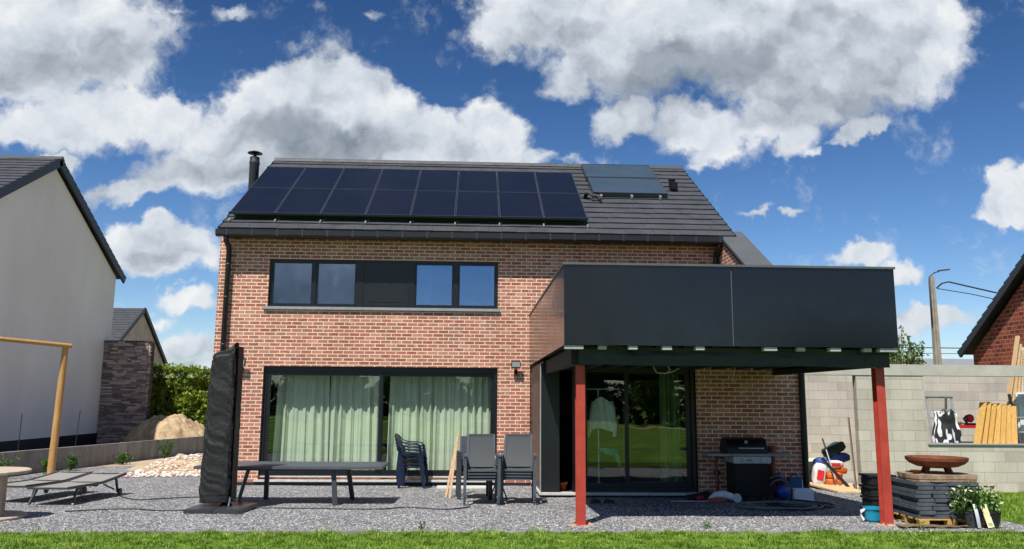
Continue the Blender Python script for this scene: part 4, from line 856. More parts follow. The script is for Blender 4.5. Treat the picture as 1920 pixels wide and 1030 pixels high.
# ================================================================ GARAGE SHELL, RIGHT
gw = thing('block_garage', 'unfinished concrete block garage wall with lintel and window opening', 'garage', (9, -1, 0))
mb = MB(); wall_grid(mb, 7.76, 13.6, -.2, 2.328, -1.1, -.95, [(9.17, 12.7, .965, 2.4)]); mb.build('wall', 'block', gw)
mb = MB(); mb.bbox(6.05, 13.62, -1.115, -.94, 2.33, 2.56, .006); mb.build('lintel', 'lintel', gw)
mb = MB(); wall_grid(mb, 6.0, 13.6, -.3, 2.44, 1.7, 1.85, []); mb.build('rear_wall', 'block', gw)
mb = MB(); mb.box(13.61, 13.76, -1.1, 1.85, -.3, 2.44); mb.build('end_wall', 'block', gw)
mb = MB(); mb.box(7.6, 13.5, -.94, 1.69, -.2, .012); mb.build('floor_slab', 'conc', gw)
mb = MB(); mb.bbox(9.17, 12.6, -1.13, -.92, .945, .972, .004); mb.build('window_ledge', 'sill', gw)
# floor boards under the bags
for i, (x0, x1, y0, y1) in enumerate([(7.05, 7.6, -1.6, 1.3), (7.62, 8.1, -.9, 1.4)]):
    mb = MB(); mb.bbox(x0, x1, y0, y1, gz(y0) + .015, gz(y0) + .05, .004, ); tag(mb.build('floor_board', 'wood_pale'), ['long pale board on the ground in front of the sacks', 'pale board on the ground beneath the sacks'][i], 'board', 'boards on the ground under the sacks')
mb = MB(); mb.box(-.18, .18, -.011, .011, 0, 1.45, Matrix.Translation((7.69, -1.0, .03)) @ Euler((RAD(-3), RAD(2.5), RAD(62))).to_matrix().to_4x4())
tag(mb.build('leaning_board', 'brown_board'), 'narrow brown board leaning on the garage wall end beside the sacks', 'board')
mb = MB(); mb.tube([(7.52, -.55, .05), (7.42, -.15, 1.02)], .016, 8); tag(mb.build('metal_pole', 'alu'), 'thin metal pole leaning over the sacks', 'pole')
mb = MB(); mb.box(-.03, .03, -.015, .015, 0, .8, Matrix.Translation((7.72, -.62, .05)) @ Euler((0, RAD(-42), 0)).to_matrix().to_4x4()); tag(mb.build('dark_plank', 'membrane'), 'dark slanting plank lying against the orange sacks', 'plank')
def sack(c, r, mat, label, seed, grp='sacks piled by the garage', cat='sack', rotz=0, roty=0, band=None):
    x, y, z = c; t = thing('sack', label, cat, (x, y, z), 0, grp); mb = MB()
    Mx = Euler((0, roty, rotz)).to_matrix(); bm = bmesh.new(); bmesh.ops.create_icosphere(bm, subdivisions=3, radius=1)
    for q in bm.verts:
        v = q.co.copy(); v = Vector([math.copysign(abs(k) ** .6, k) for k in v]); k = 1 + .18 * noise.noise(v * 2 + Vector((seed, 0, 0))) + .06 * noise.noise(v * 7 + Vector((seed, 0, 0)))
        q.co = Mx @ Vector((v.x * r[0] * k, v.y * r[1] * k, v.z * r[2] * k)) + Vector(c)
    bm.verts.index_update(); mb.add([q.co.copy() for q in bm.verts], [[w.index for w in f.verts] for f in bm.faces]); bm.free(); mb.build('bag', mat, t, smooth=True)
    if band:
        m2 = MB(); m2.bbox(-r[0] * .55, r[0] * .55, -r[1] * 1.12, -r[1] * .9, -r[2] * .45, r[2] * .4, .01, Matrix.Translation(c) @ Mx.to_4x4()); m2.build('print', band, t)
    return t
sack((7.28, -.2, .28), (.13, .09, .24), 'bagwhite', 'upright white sack with red print at the front of the pile', 1, roty=.2, band='bagred')
sack((7.42, -.1, .54), (.18, .11, .08), 'bagblue', 'blue and white sack crumpled on top of the pile', 2)
sack((7.62, -.15, .49), (.20, .12, .08), 'bagwhite', 'white sack with red print lying across the orange sacks', 3, band='bagred')
sack((7.56, -.2, .13), (.17, .13, .075), 'orange', 'lowest orange sack resting on the board', 4)
sack((7.60, -.18, .26), (.18, .13, .075), 'orange', 'middle orange sack of the pile', 5)
sack((7.74, -.12, .38), (.17, .12, .075), 'orange', 'topmost orange sack against the brown board', 6, roty=.2)
sack((7.82, .05, .62), (.24, .14, .10), 'bagblue', 'blue sack behind the metal pole', 7)
sack((7.74, .05, .78), (.25, .15, .11), 'darkgreen', 'dark green sheet bundled on top of the sacks', 8, cat='tarpaulin', roty=-.5)
sack((7.36, .3, .40), (.17, .13, .18), 'bagclear', 'clear plastic bag of green waste beside the brick wall corner', 9)
sack((7.55, .5, .32), (.15, .12, .15), 'bagclear', 'second clear bag of green waste, against the white sack', 10)
mb = MB(); mb.lathe([(.12, 0), (.15, .26), (.16, .27), (.14, .27), (.11, .02)], 18, (7.34, .25, gz(0) + .03)); tag(mb.build('grey_tub', 'grey_metal', smooth=True, auto=40), 'grey tub under the clear bag of green waste', 'tub')
# things seen through the window opening
t = thing('striped_bag', 'black and white patterned fabric bag hanging in the garage window opening', 'bag', (9.75, -.75, 1.0))
def bagf(a, b): w = .26 - .03 * b + .03 * math.sin(b * 6); return (9.76 + (2 * a - 1) * w, -.84 - .06 * math.sin(math.pi * a) - .025 * noise.noise(Vector((a * 5, b * 4, 1))), .98 + .62 * b + (.03 * math.sin(a * 12) if b > .9 else 0))
mb = MB(); mb.grid(bagf, 26, 30); n0 = len(mb.v); mb.v += [(a, b + .10, c) for a, b, c in mb.v]; mb.f += [tuple(i + n0 for i in q[::-1]) for q in mb.f]; mb.mi = [0] * len(mb.f)
T = NT('black_white_pattern'); vv = T.map(T.coord('W'), (5.0, 1, 2.2), (0, .35, 0)); nn = T.n('ShaderNodeTexNoise'); T.l(vv, nn.inputs['Vector']); nn.inputs['Scale'].default_value = 1.5; nn.inputs['Detail'].default_value = 1
T.col(T.ramp(nn.outputs[0], [(.49, srgb(36, 36, 42)), (.52, srgb(235, 235, 238))])); T.b.inputs['Roughness'].default_value = .7; mb.build('body', T.m, t, smooth=True)
mb = MB()
for q in (-1, 1): mb.tube([(9.76 + q * .15, -.86, 1.58), (9.76 + q * .08, -.87, 1.66), (9.76 + q * .02, -.86, 1.60)], .014, 6)
mb.build('handle', 'black_pl', t)
sc_ = thing('trestle', 'aluminium step trestle standing inside the garage window opening', 'trestle', (10.1, .2, 0))
for x, y, x2, y2 in ((9.96, .0, 9.98, .25), (10.56, .0, 10.54, .25), (9.96, .75, 9.98, .45), (10.56, .75, 10.54, .45)):
    mb = MB(); mb.bar((x, y, .02), (x2, y2, 1.93), .045, .03); mb.build('leg', 'alu', sc_)
for z, k in ((.4, .2), (.75, .35), (1.1, .55), (1.45, .75), (1.62, .85), (1.90, 1)):
    mb = MB(); mb.bar((9.96, .25 * k, z), (10.56, .25 * k, z), .035, .03); mb.build('rung', 'alu', sc_)
mb = MB(); mb.bbox(9.95, 10.57, .2, .5, 1.915, 1.94, .004); mb.build('platform', 'alu', sc_)
wb = thing('workbench', 'bright red folding workbench behind the patterned bag', 'workbench', (10.35, -.4, 0))
mb = MB(); mb.bbox(9.95, 10.85, -.62, -.28, 1.27, 1.33, .006); mb.build('top', 'redtool', wb)
for x, xx in ((10.05, 9.98), (10.72, 10.86)):
    for y in (-.6, -.3): mb = MB(); mb.bar((x, y, 1.27), (xx, y, .02), .04, .03); mb.build('leg', 'dark_metal', wb)
mb = MB(); mb.bar((9.99, -.6, .98), (10.84, -.6, .98), .03, .03); mb.build('stretcher', 'dark_metal', wb)
rt_ = thing('mitre_saw', 'round red and black power tool on the red workbench', 'power tool', (10.48, -.45, 1.33))
mb = MB(); mb.lathe([(.0, -.05), (.06, -.05), (.085, -.02), (.085, .02), (.06, .05), (0, .05)], 20, (0, 0, 0), Matrix.Translation((10.49, -.45, 1.47)) @ Euler((RAD(90), 0, 0)).to_matrix().to_4x4()); mb.build('blade_guard', 'redtool', rt_, smooth=True, auto=40)
mb = MB(); mb.bbox(10.38, 10.58, -.53, -.38, 1.331, 1.37, .01); mb.tube([(10.42, -.45, 1.37), (10.36, -.45, 1.46), (10.42, -.45, 1.52)], .025, 8); mb.build('base', 'black_pl', rt_)
mb = MB(); mb.blob((10.22, -.45, 1.36), (.09, .06, .03), 2, .3); tag(mb.build('yellow_cloth', pm('yellow_cloth', srgb(220, 210, 120))), 'crumpled pale yellow cloth on the red workbench', 'cloth')
# leaning yellow boards (each a plank)
P = [('leftmost', 10.30, 10.60), ('second', 10.43, 10.71), ('third', 10.56, 10.81), ('fourth', 10.69, 10.92), ('fifth', 10.82, 11.02), ('sixth', 10.95, 11.12), ('rightmost', 11.07, 11.21)]
for i, (n_, xb, xt) in enumerate(P):
    y0 = -.93 + .012 * (i % 3); y1 = -.78 + .02 * (i % 2); zt = 1.80 - .012 * i + (.02 if i % 2 else 0); mb = MB(); a, b = Vector((xb, y0, .96)), Vector((xt, y1, zt)); 
    mb.bar(a, b, .15, .02); t_ = tag(mb.build('yellow_plank', 'wood_y'), f'{n_} of the short yellow planks leaning in the garage window opening', 'plank', 'short yellow planks in the garage window opening')
for i, (xb, xt, zt, n_) in enumerate(((11.08, 11.66, 3.22, 'tallest pale timber with a slanted tip rising above the lintel'), (11.20, 11.72, 3.05, 'pale timber right behind the tallest one'), (11.32, 11.76, 2.9, 'third pale timber, beside the perforated board'))):
    mb = MB(); mb.bar((xb, -.55, .9), (xt, -.5 + .04 * i, zt), .10, .03); tag(mb.build('tall_timber', 'wood_pale'), n_, 'timber', 'tall pale timbers in the garage')
mb = MB(); Mx = Matrix.Translation((11.52, -.40, .5)) @ Euler((0, RAD(4), 0)).to_matrix().to_4x4(); ops = [(.04 + c * .07, .065 + c * .07, .06 + r * .06, .085 + r * .06) for c in range(4) for r in range(40)]
m0 = MB(); wall_grid(m0, 0, .32, 0, 2.5, -.02, .02, ops); mb.v = [tuple(Mx @ Vector(q)) for q in m0.v]; mb.f = m0.f; mb.mi = m0.mi; tag(mb.build('perforated_board', 'insul'), 'tall pale board full of small holes at the right edge', 'perforated board')
ld = thing('ladder', 'aluminium folding ladder at the right end of the garage opening', 'ladder', (11.5, -.8, .02))
for xa, xb in ((11.34, 11.20), (11.62, 11.58)):
    mb = MB(); mb.bar((xa + .05, -.86, .0), (xb + .02, -.70, 1.98), .035, .06); mb.build('rail', 'grey_metal', ld)
for z in (.35, .65, .95, 1.2, 1.5, 1.8): mb = MB(); mb.bar((11.38 - .07 * z, -.86 + .08 * z, z), (11.62, -.86 + .08 * z, z), .05, .025); mb.build('rung', 'alu', ld)
mb = MB(); mb.bbox(11.44, 11.72, -.62, -.5, 1.2, 2.02, .03); tag(mb.build('plastic_sheet', 'white_pl'), 'white plastic sheet standing behind the ladder', 'plastic sheet')
# ================================================================ RIGHT BRICK HOUSE, POLE, SHED
BX = 16.5; bh = thing('gable_house', 'orange brick neighbour house with black roof edge at the right', 'house', (BX, 5, 0))
mb = MB(); mb.prism([(8.7, 0), (8.7, 3.42), (2.0, 8.35), (-4.6, 3.4), (-4.6, 0)], 'x', BX, BX + 9); mb.build('wall', 'brick_orange', bh)
for (ya, za, yb, zb) in ((2.0, 8.65, 9.1, 3.42), (2.0, 8.65, -5, 3.5)):
    d = Vector((0, yb - ya, zb - za)); Ls = d.length; d /= Ls; nrm = Vector((0, -d.z, d.y)); nrm = nrm if nrm.z > 0 else -nrm
    fn = lambda x, s, h, d=d, nrm=nrm, Ls=Ls, ya=ya, za=za: (x, ya + d.y * (Ls - s) + nrm.y * h, za + d.z * (Ls - s) + nrm.z * h)
    mb = MB(); tile_roof(mb, BX - .2, BX + 9, fn, Ls, .36, .36, 7); q = [fn(BX - .2, 0, -.05), fn(BX + 9, 0, -.05), fn(BX + 9, Ls, -.05), fn(BX - .2, Ls, -.05)]; mb.add(q, [(0, 1, 2, 3)])
    o = mb.build('roof', 'verge', bh); mb = MB(); n = 24
    for i in range(n):
        q = [fn(0, i * Ls / n, .075), fn(0, (i + 1) * Ls / n, .03), fn(0, (i + 1) * Ls / n, -.17), fn(0, i * Ls / n, -.17)]
        mb.add([(BX - .28, y, z) for _, y, z in q] + [(BX - .205, y, z) for _, y, z in q], [(0, 1, 2, 3), (7, 6, 5, 4), (0, 4, 5, 1), (3, 2, 6, 7), (0, 3, 7, 4), (1, 5, 6, 2)])
    mb.build('verge', 'verge', o)
lp = thing('street_lamp', 'concrete street pole with a curved lamp arm behind the garage', 'street lamp', (20.75, 18, 0))
mb = MB(); pr = lambda w, z: [(20.75 + a * w, 18 + b * w * .8, z) for a, b in ((-1, -1), (1, -1), (1, 1), (-1, 1))]
mb.add(pr(.18, -.5) + pr(.10, 7.45), [(0, 1, 5, 4), (1, 2, 6, 5), (2, 3, 7, 6), (3, 0, 4, 7), (4, 5, 6, 7)]); mb.box(20.70, 20.76, 17.83, 17.90, 3.0, 7.2); mb.build('pole', 'polec', lp)
mb = MB(); mb.tube([(20.60, 17.95, 5.2), (20.60, 17.95, 7.2), (20.64, 17.95, 7.45), (20.85, 17.95, 7.62), (21.1, 17.95, 7.70)], .035, 8); mb.build('lamp_arm', 'grey_metal', lp, smooth=True)
mb = MB(); mb.bbox(21.05, 21.6, 17.86, 18.04, 7.69, 7.75, .02, Matrix.Translation((21.05, 17.95, 7.7)) @ Euler((0, RAD(-7), 0)).to_matrix().to_4x4() @ Matrix.Translation((-21.05, -17.95, -7.7))); mb.build('lamp_head', 'grey_metal', lp)
def wire(pts, r, label, mat='cable', group='overhead wires'):
    P = [Vector(p) for p in pts]; out_ = []
    for i in range(len(P) - 1):
        for k in range(10): out_.append(P[i].lerp(P[i + 1], k / 10))
    out_.append(P[-1]); mb = MB(); mb.tube(out_, r, 5); tag(mb.build('overhead_wire', mat), label, 'wire', group)
wire([(20.9, 17.9, 6.92), (21.1, 17.8, 7.12), (21.35, 17.7, 7.18), (21.8, 17.6, 7.05), (24.2, 17.3, 6.45), (29, 16, 5.9)], .035, 'thick upper wire from the concrete pole to the right house')
wire([(20.9, 17.9, 6.9), (22.3, 17.6, 6.62), (24.2, 17.3, 6.15), (29, 16, 5.5)], .02, 'thin lower wire from the concrete pole to the right house')
wire([(17, 30, 5.2), (24, 30, 5.05), (40, 30, 5.0)], .03, 'upper of the two level wires behind the concrete pole')
wire([(17, 30, 4.85), (24, 30, 4.72), (40, 30, 4.65)], .018, 'lower of the two level wires behind the concrete pole')
wire([(-26, 40, 3.0), (-19, 40, 3.45), (-13, 40, 3.6), (0, 40, 4.2)], .03, 'upper dark wire over the hedge')
wire([(-26, 40, 2.6), (-19, 40, 3.2), (-13, 40, 3.4), (0, 40, 3.7)], .02, 'lower dark wire over the hedge')
t = thing('grey_shed', 'low pale grey corrugated roof behind the concrete pole', 'shed', (26, 27, 0))
mb = MB(); mb.box(21, 33, 25.2, 31, -.5, 3.4); mb.build('wall', 'lintel', t); mb = MB()
for i in range(60): mb.box(20.8 + i * .205, 20.8 + i * .205 + .16, 25.0, 28.2, 3.4, 3.46, Matrix.Translation((0, 25, 3.4)) @ Euler((RAD(15), 0, 0)).to_matrix().to_4x4() @ Matrix.Translation((0, -25, -3.4)))
mb.box(20.8, 33.1, 25.0, 28.2, 3.37, 3.399, Matrix.Translation((0, 25, 3.4)) @ Euler((RAD(15), 0, 0)).to_matrix().to_4x4() @ Matrix.Translation((0, -25, -3.4))); mb.build('roof', 'sill', t)
# ================================================================ COVERED PARASOL
um = thing('parasol', 'closed cantilever parasol in a wrinkled black cover on a dark base plate', 'parasol', (-3.72, -4.65, gz(-4.65)))
def cover(a, b):
    # a round, b height ; slightly flattened tapering sleeve
    ang = a * 2 * math.pi; c, s_ = math.cos(ang), math.sin(ang); sq = lambda k: math.copysign(abs(k) ** .42, k)
    hw = .188 + .045 * (1 - b); hd_ = .12 + .03 * (1 - b); z = .27 + 2.25 * b
    ztop = 2.50 + .085 * c * sq(1) + (.05 if c > .6 else 0); z = .25 + (ztop - .25) * b
    w = (abs(noise.noise(Vector((c * .7, z * 7.5 + c * 1.6, s_ * .7)))) - .2) * .026 + noise.noise(Vector((c * 1.3, z * 19 + c * 4.5, s_ * 1.3 + 4))) * .009 + noise.noise(Vector((c * 4, z * 3, s_ * 4))) * .012
    k = 1.0
    if b > .97: k = .93
    if b < .05: k = .97
    return (-3.84 + .015 * b + sq(c) * (hw + w) * k - .0, -4.62 + sq(s_) * (hd_ + w) * k, z + .01 * noise.noise(Vector((c * 3, s_ * 3, 9))))
mb = MB(); mb.grid(cover, 72, 220); n0 = len(mb.v); w = 73
mb.v.append((-3.83, -4.62, 2.50)); mb.f += [(220 * w + i, 220 * w + i + 1, n0) for i in range(72)]; mb.v.append((-3.84, -4.62, .27)); mb.f += [(i + 1, i, n0 + 1) for i in range(72)]; mb.mi = [0] * len(mb.f)
cv = mb.build('cover', 'black_fab', um, smooth=True)
mb = MB(); mb.grid(lambda a, b: (-3.585 + .008 * noise.noise(Vector((0, b * 22, 3))) + .015 * a - .012 * b, -4.74 + .22 * a, .30 + (2.27) * b), 3, 60); n0 = len(mb.v); mb.v += [(a - .012, b, c) for a, b, c in mb.v]; mb.f += [tuple(i + n0 for i in q[::-1]) for q in mb.f]; mb.mi = [0] * len(mb.f); mb.build('zip_flap', 'black_pl', cv)
z0 = gz(-4.65)
mb = MB(); mb.tube([(-3.68, -4.65, z0 + .06), (-3.68, -4.65, 1.2)], .035, 12); mb.tube([(-3.62, -4.72, z0 + .09), (-3.60, -4.72, .33)], .012, 6); mb.build('pole', 'alu', um, smooth=True, auto=40)
mb = MB(); mb.lathe([(.09, .0), (.09, .03), (.05, .05), (.05, .10)], 16, (-3.68, -4.65, z0 + .075)); mb.build('pole_foot', 'blackgloss', um)
mb = MB(); Mz = Matrix.Translation((-3.73, -4.65, z0)) @ Euler((0, 0, RAD(-3))).to_matrix().to_4x4()
for i in range(2):
    for j in range(2): mb.bbox(-.41 + i * .412, -.003 + i * .412, -.43 + j * .432, -.003 + j * .432, .018, .082, .008, Mz)
mb.build('base_plate', pm('dark_granite', srgb(60, 62, 66), srgb(48, 50, 54), 6, .35), um)

# ================================================================ PATIO TABLE
tb = thing('patio_table', 'long charcoal metal patio table with slanting legs beside the parasol', 'table', (-2.9, -3.4, gz(-3.4)))
ZT = .715
mb = MB()
for i in range(9): mb.bbox(-4.42, -1.46, -3.92 + i * .113, -3.92 + i * .113 + .107, ZT - .022, ZT, .003)
mb.bbox(-4.43, -1.45, -3.945, -3.921, ZT - .045, ZT - .001, .003); mb.bbox(-4.43, -1.45, -2.905, -2.881, ZT - .045, ZT - .001, .003); mb.box(-1.475, -1.45, -3.92, -2.906, ZT - .045, ZT - .002); mb.box(-4.43, -4.405, -3.92, -2.906, ZT - .045, ZT - .002)
mb.build('tabletop', 'grey_metal', tb)
mb = MB(); mb.bbox(-3.85, -2.02, -3.86, -3.81, ZT - .075, ZT - .046, .004); mb.bbox(-3.85, -2.02, -3.02, -2.97, ZT - .075, ZT - .046, .004); mb.box(-3.84, -3.80, -3.80, -3.03, ZT - .075, ZT - .046); mb.box(-2.07, -2.03, -3.80, -3.03, ZT - .075, ZT - .046); mb.build('underframe', 'dark_metal', tb)
for (xa, ya, xb, yb) in ((-3.60, -3.80, -3.74, -3.86), (-2.25, -3.80, -2.19, -3.86), (-3.50, -3.0, -3.52, -2.92), (-2.14, -3.0, -2.05, -2.94)):
    mb = MB(); mb.bar((xb, yb, gz(yb) + .005), (xa, ya, ZT - .05), .075, .05); mb.build('leg', 'dark_metal', tb)
mb = MB(); mb.bbox(-1.66, -1.52, -3.2, -3.10, ZT - .17, ZT - .046, .004); mb.build('extension_bracket', 'dark_metal', tb)

# ================================================================ STACKED CHAIRS
def textile_chair():
    t = thing('patio_chair', 'x', 'chair', (0, 0, 0)); fr = MB()
    hw = .275
    for q in (-1, 1):
        x = q * hw; mb = MB(); mb.bar((x, -.27, 0), (x, -.27, .62), .035, .045); mb.build('front_leg', 'grey_metal', t, world=False)
        mb = MB(); mb.bar((x * .95, .27, 0), (x * .93, .17, .63), .03, .04); mb.build('rear_leg', 'grey_metal', t, world=False)
        mb = MB(); mb.bbox(x - .027, x + .027, -.31, .2, .62, .65, .008); mb.build('armrest', 'grey_metal', t, world=False)
        fr.bar((x * .8, -.26, .405), (x * .8, .2, .385), .028, .028); fr.bar((x * .8, .18, .38), (x * .8, .33, .955), .028, .028); fr.bar((x * .8, -.22, .40), (x, -.25, .40), .028, .028)
        fr.bar((x * .8, .17, .40), (x * .94, .19, .42), .028, .028)
    fr.bar((-hw * .8, .33, .95), (hw * .8, .33, .95), .03, .03); fr.bar((-hw * .8, -.26, .405), (hw * .8, -.26, .405), .03, .03); fr.bar((-hw * .8, .2, .385), (hw * .8, .2, .385), .028, .028); fr.build('frame', 'grey_metal', t, world=False)
    mb = MB(); mb.grid(lambda a, b: (-.21 + .42 * a, -.25 + .44 * b, .415 - .03 * math.sin(math.pi * b) - .012 * math.sin(math.pi * a)), 6, 6); n0 = len(mb.v); mb.v += [(a, b, c - .006) for a, b, c in mb.v]; mb.f += [tuple(i + n0 for i in q[::-1]) for q in mb.f]; mb.mi = [0] * len(mb.f); mb.build('seat', 'mesh', t, smooth=True, world=False)
    mb = MB(); mb.grid(lambda a, b: (-.21 + .42 * a, .165 + .16 * b + .02 * math.sin(math.pi * b), .43 + .525 * b), 6, 6); n0 = len(mb.v); mb.v += [(a, b + .006, c) for a, b, c in mb.v]; mb.f += [tuple(i + n0 for i in q[::-1]) for q in mb.f]; mb.mi = [0] * len(mb.f); mb.build('backrest', 'mesh', t, smooth=True, world=False)
    return t
pc = textile_chair(); first = True; ords = ['bottom', 'second lowest', 'second highest', 'top']
for (x, y, rz, nm) in ((.135, -3.62, RAD(2), 'left front'), (.745, -3.50, RAD(-3), 'right front')):
    for k in range(4):
        z = gfn(x, y) + .016 + k * .048; lb = f'{ords[k]} grey mesh chair of the {"stack before the slatted chairs" if nm[0] == "l" else "stack nearest the terrace door"}'
        loc = (x + .004 * k, y - .016 * k, z)
        if first: pc.location = loc; pc.rotation_euler = (0, 0, rz); pc['label'] = lb; pc['group'] = 'stacked grey mesh patio chairs'; first = False
        else: dup(pc, loc, rz, lb)
def slat_chair():
    t = thing('slatted_chair', 'x', 'chair', (0, 0, 0))
    for q in (-1, 1):
        x = q * .27
        mb = MB(); mb.bar((x, -.25, 0), (x, -.25, .66), .07, .035); mb.build('front_leg', 'dark_metal', t, world=False)
        mb = MB(); mb.bar((x, .27, 0), (x, .2, .66), .06, .035); mb.build('rear_leg', 'dark_metal', t, world=False)
        mb = MB(); mb.bbox(x - .03, x + .03, -.27, .22, .66, .685, .006); mb.build('armrest', 'dark_metal', t, world=False)
    mb = MB()
    for i in range(5): mb.bbox(-.235, .235, -.24 + i * .09, -.16 + i * .09, .40, .42, .003)
    mb.build('seat', 'dark_metal', t, world=False); mb = MB()
    for q in (-1, 1): mb.bar((q * .22, .2, .38), (q * .22, .30, .93), .03, .025)
    for i in range(5): z = .47 + i * .095; mb.box(-.205, .205, .21 + i * .018, .225 + i * .018, z, z + .082)
    mb.build('backrest', 'grey_metal', t, world=False); return t
sc0 = slat_chair()
for k in range(3):
    lb = ['bottom', 'middle', 'top'][k] + ' slatted charcoal armchair of the rear stack by the leaning planks'; loc = (.02, -2.72 + .02 * k, gz(-2.72) + .016 + k * .06)
    if k == 0: sc0.location = loc; sc0.rotation_euler = (0, 0, RAD(4)); sc0['label'] = lb; sc0['group'] = 'stacked slatted chairs'
    else: dup(sc0, loc, RAD(4), lb)
# round wicker seat edge between the stacks
t = thing('folding_stool', 'dark folding stool wedged between the two front chair stacks', 'stool', (.42, -3.05, .08))
mb = MB(); mb.lathe([(0, 0), (.16, .0), (.175, .012), (.16, .025), (0, .025)], 22, (0, 0, 0), Matrix.Translation((.44, -3.0, .76)) @ Euler((RAD(20), RAD(-28), 0)).to_matrix().to_4x4()); mb.build('seat', 'spoolwood', t)
mb = MB(); mb.tube([(.30, -3.0, .09), (.52, -3.0, .75)], .012, 6); mb.tube([(.60, -2.95, .09), (.38, -3.0, .66)], .012, 6); mb.tube([(.26, -3.0, .70), (.36, -3.02, .84), (.50, -3.02, .90), (.62, -3.0, .86)], .014, 6); mb.build('frame', 'black_pl', t, smooth=True)
# navy plastic chairs, seen from the side (facing +x)
def mono_chair():
    t = thing('plastic_chair', 'x', 'chair', (0, 0, 0)); th = .012
    def shell(mb, fn, nu, nv, off):
        n0 = len(mb.v); mb.grid(fn, nu, nv); k = len(mb.v) - n0; mb.v += [(a + off[0], b + off[1], c + off[2]) for a, b, c in mb.v[n0:n0 + k]]; nf = len(mb.f); mb.f += [tuple(i + k for i in q[::-1]) for q in mb.f[nf - nu * nv:]]; mb.mi = [0] * len(mb.f)
    mb = MB(); shell(mb, lambda a, b: (-.2 + .42 * a, -.2 + .4 * b, .43 - .02 * math.sin(math.pi * a) - (.02 * (a - .85) / .15 if a > .85 else 0) + .0), 10, 8, (0, 0, -th)); mb.build('seat', 'navy', t, smooth=True, world=False)
    mb = MB()
    for i in range(7):
        y = -.19 + i * .0633; cy = (i - 3) / 3; top = .80 - .05 * cy * cy
        mb.bar((-.20, y, .44), (-.225, y * 1.02, .55), .034, .012); mb.bar((-.225, y * 1.02, .55), (-.335 + .03 * cy * cy, y * 1.05, top), .044, .012)
    f = lambda a, b: (-.34 + .035 * (2 * a - 1) ** 2, (-.235 + .47 * a), .78 - .055 * (2 * a - 1) ** 2 + .045 * b); shell(mb, f, 12, 2, (-th, 0, 0)); mb.build('backrest', 'navy', t, smooth=False, world=False)
    for q in (-1, 1):
        y = q * .25
        mb = MB(); P_ = [(-.325, q * .235, .78), (-.25, y, .69), (-.15, y, .655), (.05, y, .645), (.14, y, .635), (.185, y, .60), (.20, y, .52)]
        for a, b in zip(P_, P_[1:]): mb.bar(a, b, .05 if abs(a[0]) < .2 else .035, .02)
        mb.build('armrest', 'navy', t, world=False)
        mb = MB(); mb.box(.18, .225, min(y, y * .94), max(y, y * .94), .42, .58); mb.prism([(.15, .44), (.235, .44), (.275, 0), (.225, 0)], 'y', y * 1.0, y * 1.06); mb.build('front_leg', 'navy', t, world=False)
        mb = MB(); mb.box(-.25, -.185, min(q * .20, q * .225), max(q * .20, q * .225), .38, .56); mb.prism([(-.25, .44), (-.16, .44), (-.24, 0), (-.29, 0)], 'y', q * .215, q * .245); mb.box(-.16, .15, min(q * .19, q * .205), max(q * .19, q * .205), .40, .43); mb.build('rear_leg', 'navy', t, world=False)
    return t
mc = mono_chair()
for k in range(5):
    lb = ['bottom', 'second from the bottom', 'middle', 'second from the top', 'top'][k] + ' chair of the stacked navy plastic chairs before the window'
    loc = (-1.19 - .012 * k, -.42, gfn(-1.2, -.4) + .014 + k * .062)
    if k == 0: mc.location = loc; mc['label'] = lb; mc['group'] = 'stacked navy plastic chairs'; mc.rotation_euler = (0, 0, RAD(-5))
    else: dup(mc, loc, RAD(-5), lb)
# planks leaning near the chairs
for i, (a, b, lb) in enumerate((((-.47, -2.62, .07), (-.27, -1.9, 1.20), 'taller pale plank leaning left of the slatted chairs'), ((-.40, -2.72, .07), (-.30, -2.1, .98), 'shorter pale plank in front of the taller leaning one'))):
    mb = MB(); mb.bar(a, b, .04, .018); tag(mb.build('leaning_plank', 'wood'), lb, 'plank', 'planks leaning by the chairs')
mb = MB(); mb.bbox(-.72, .45, -.75, -.35, .02, .055, .005); tag(mb.build('stone_slab', 'white_sill'), 'pale stone slab lying on gravel below the window behind the planks', 'slab')

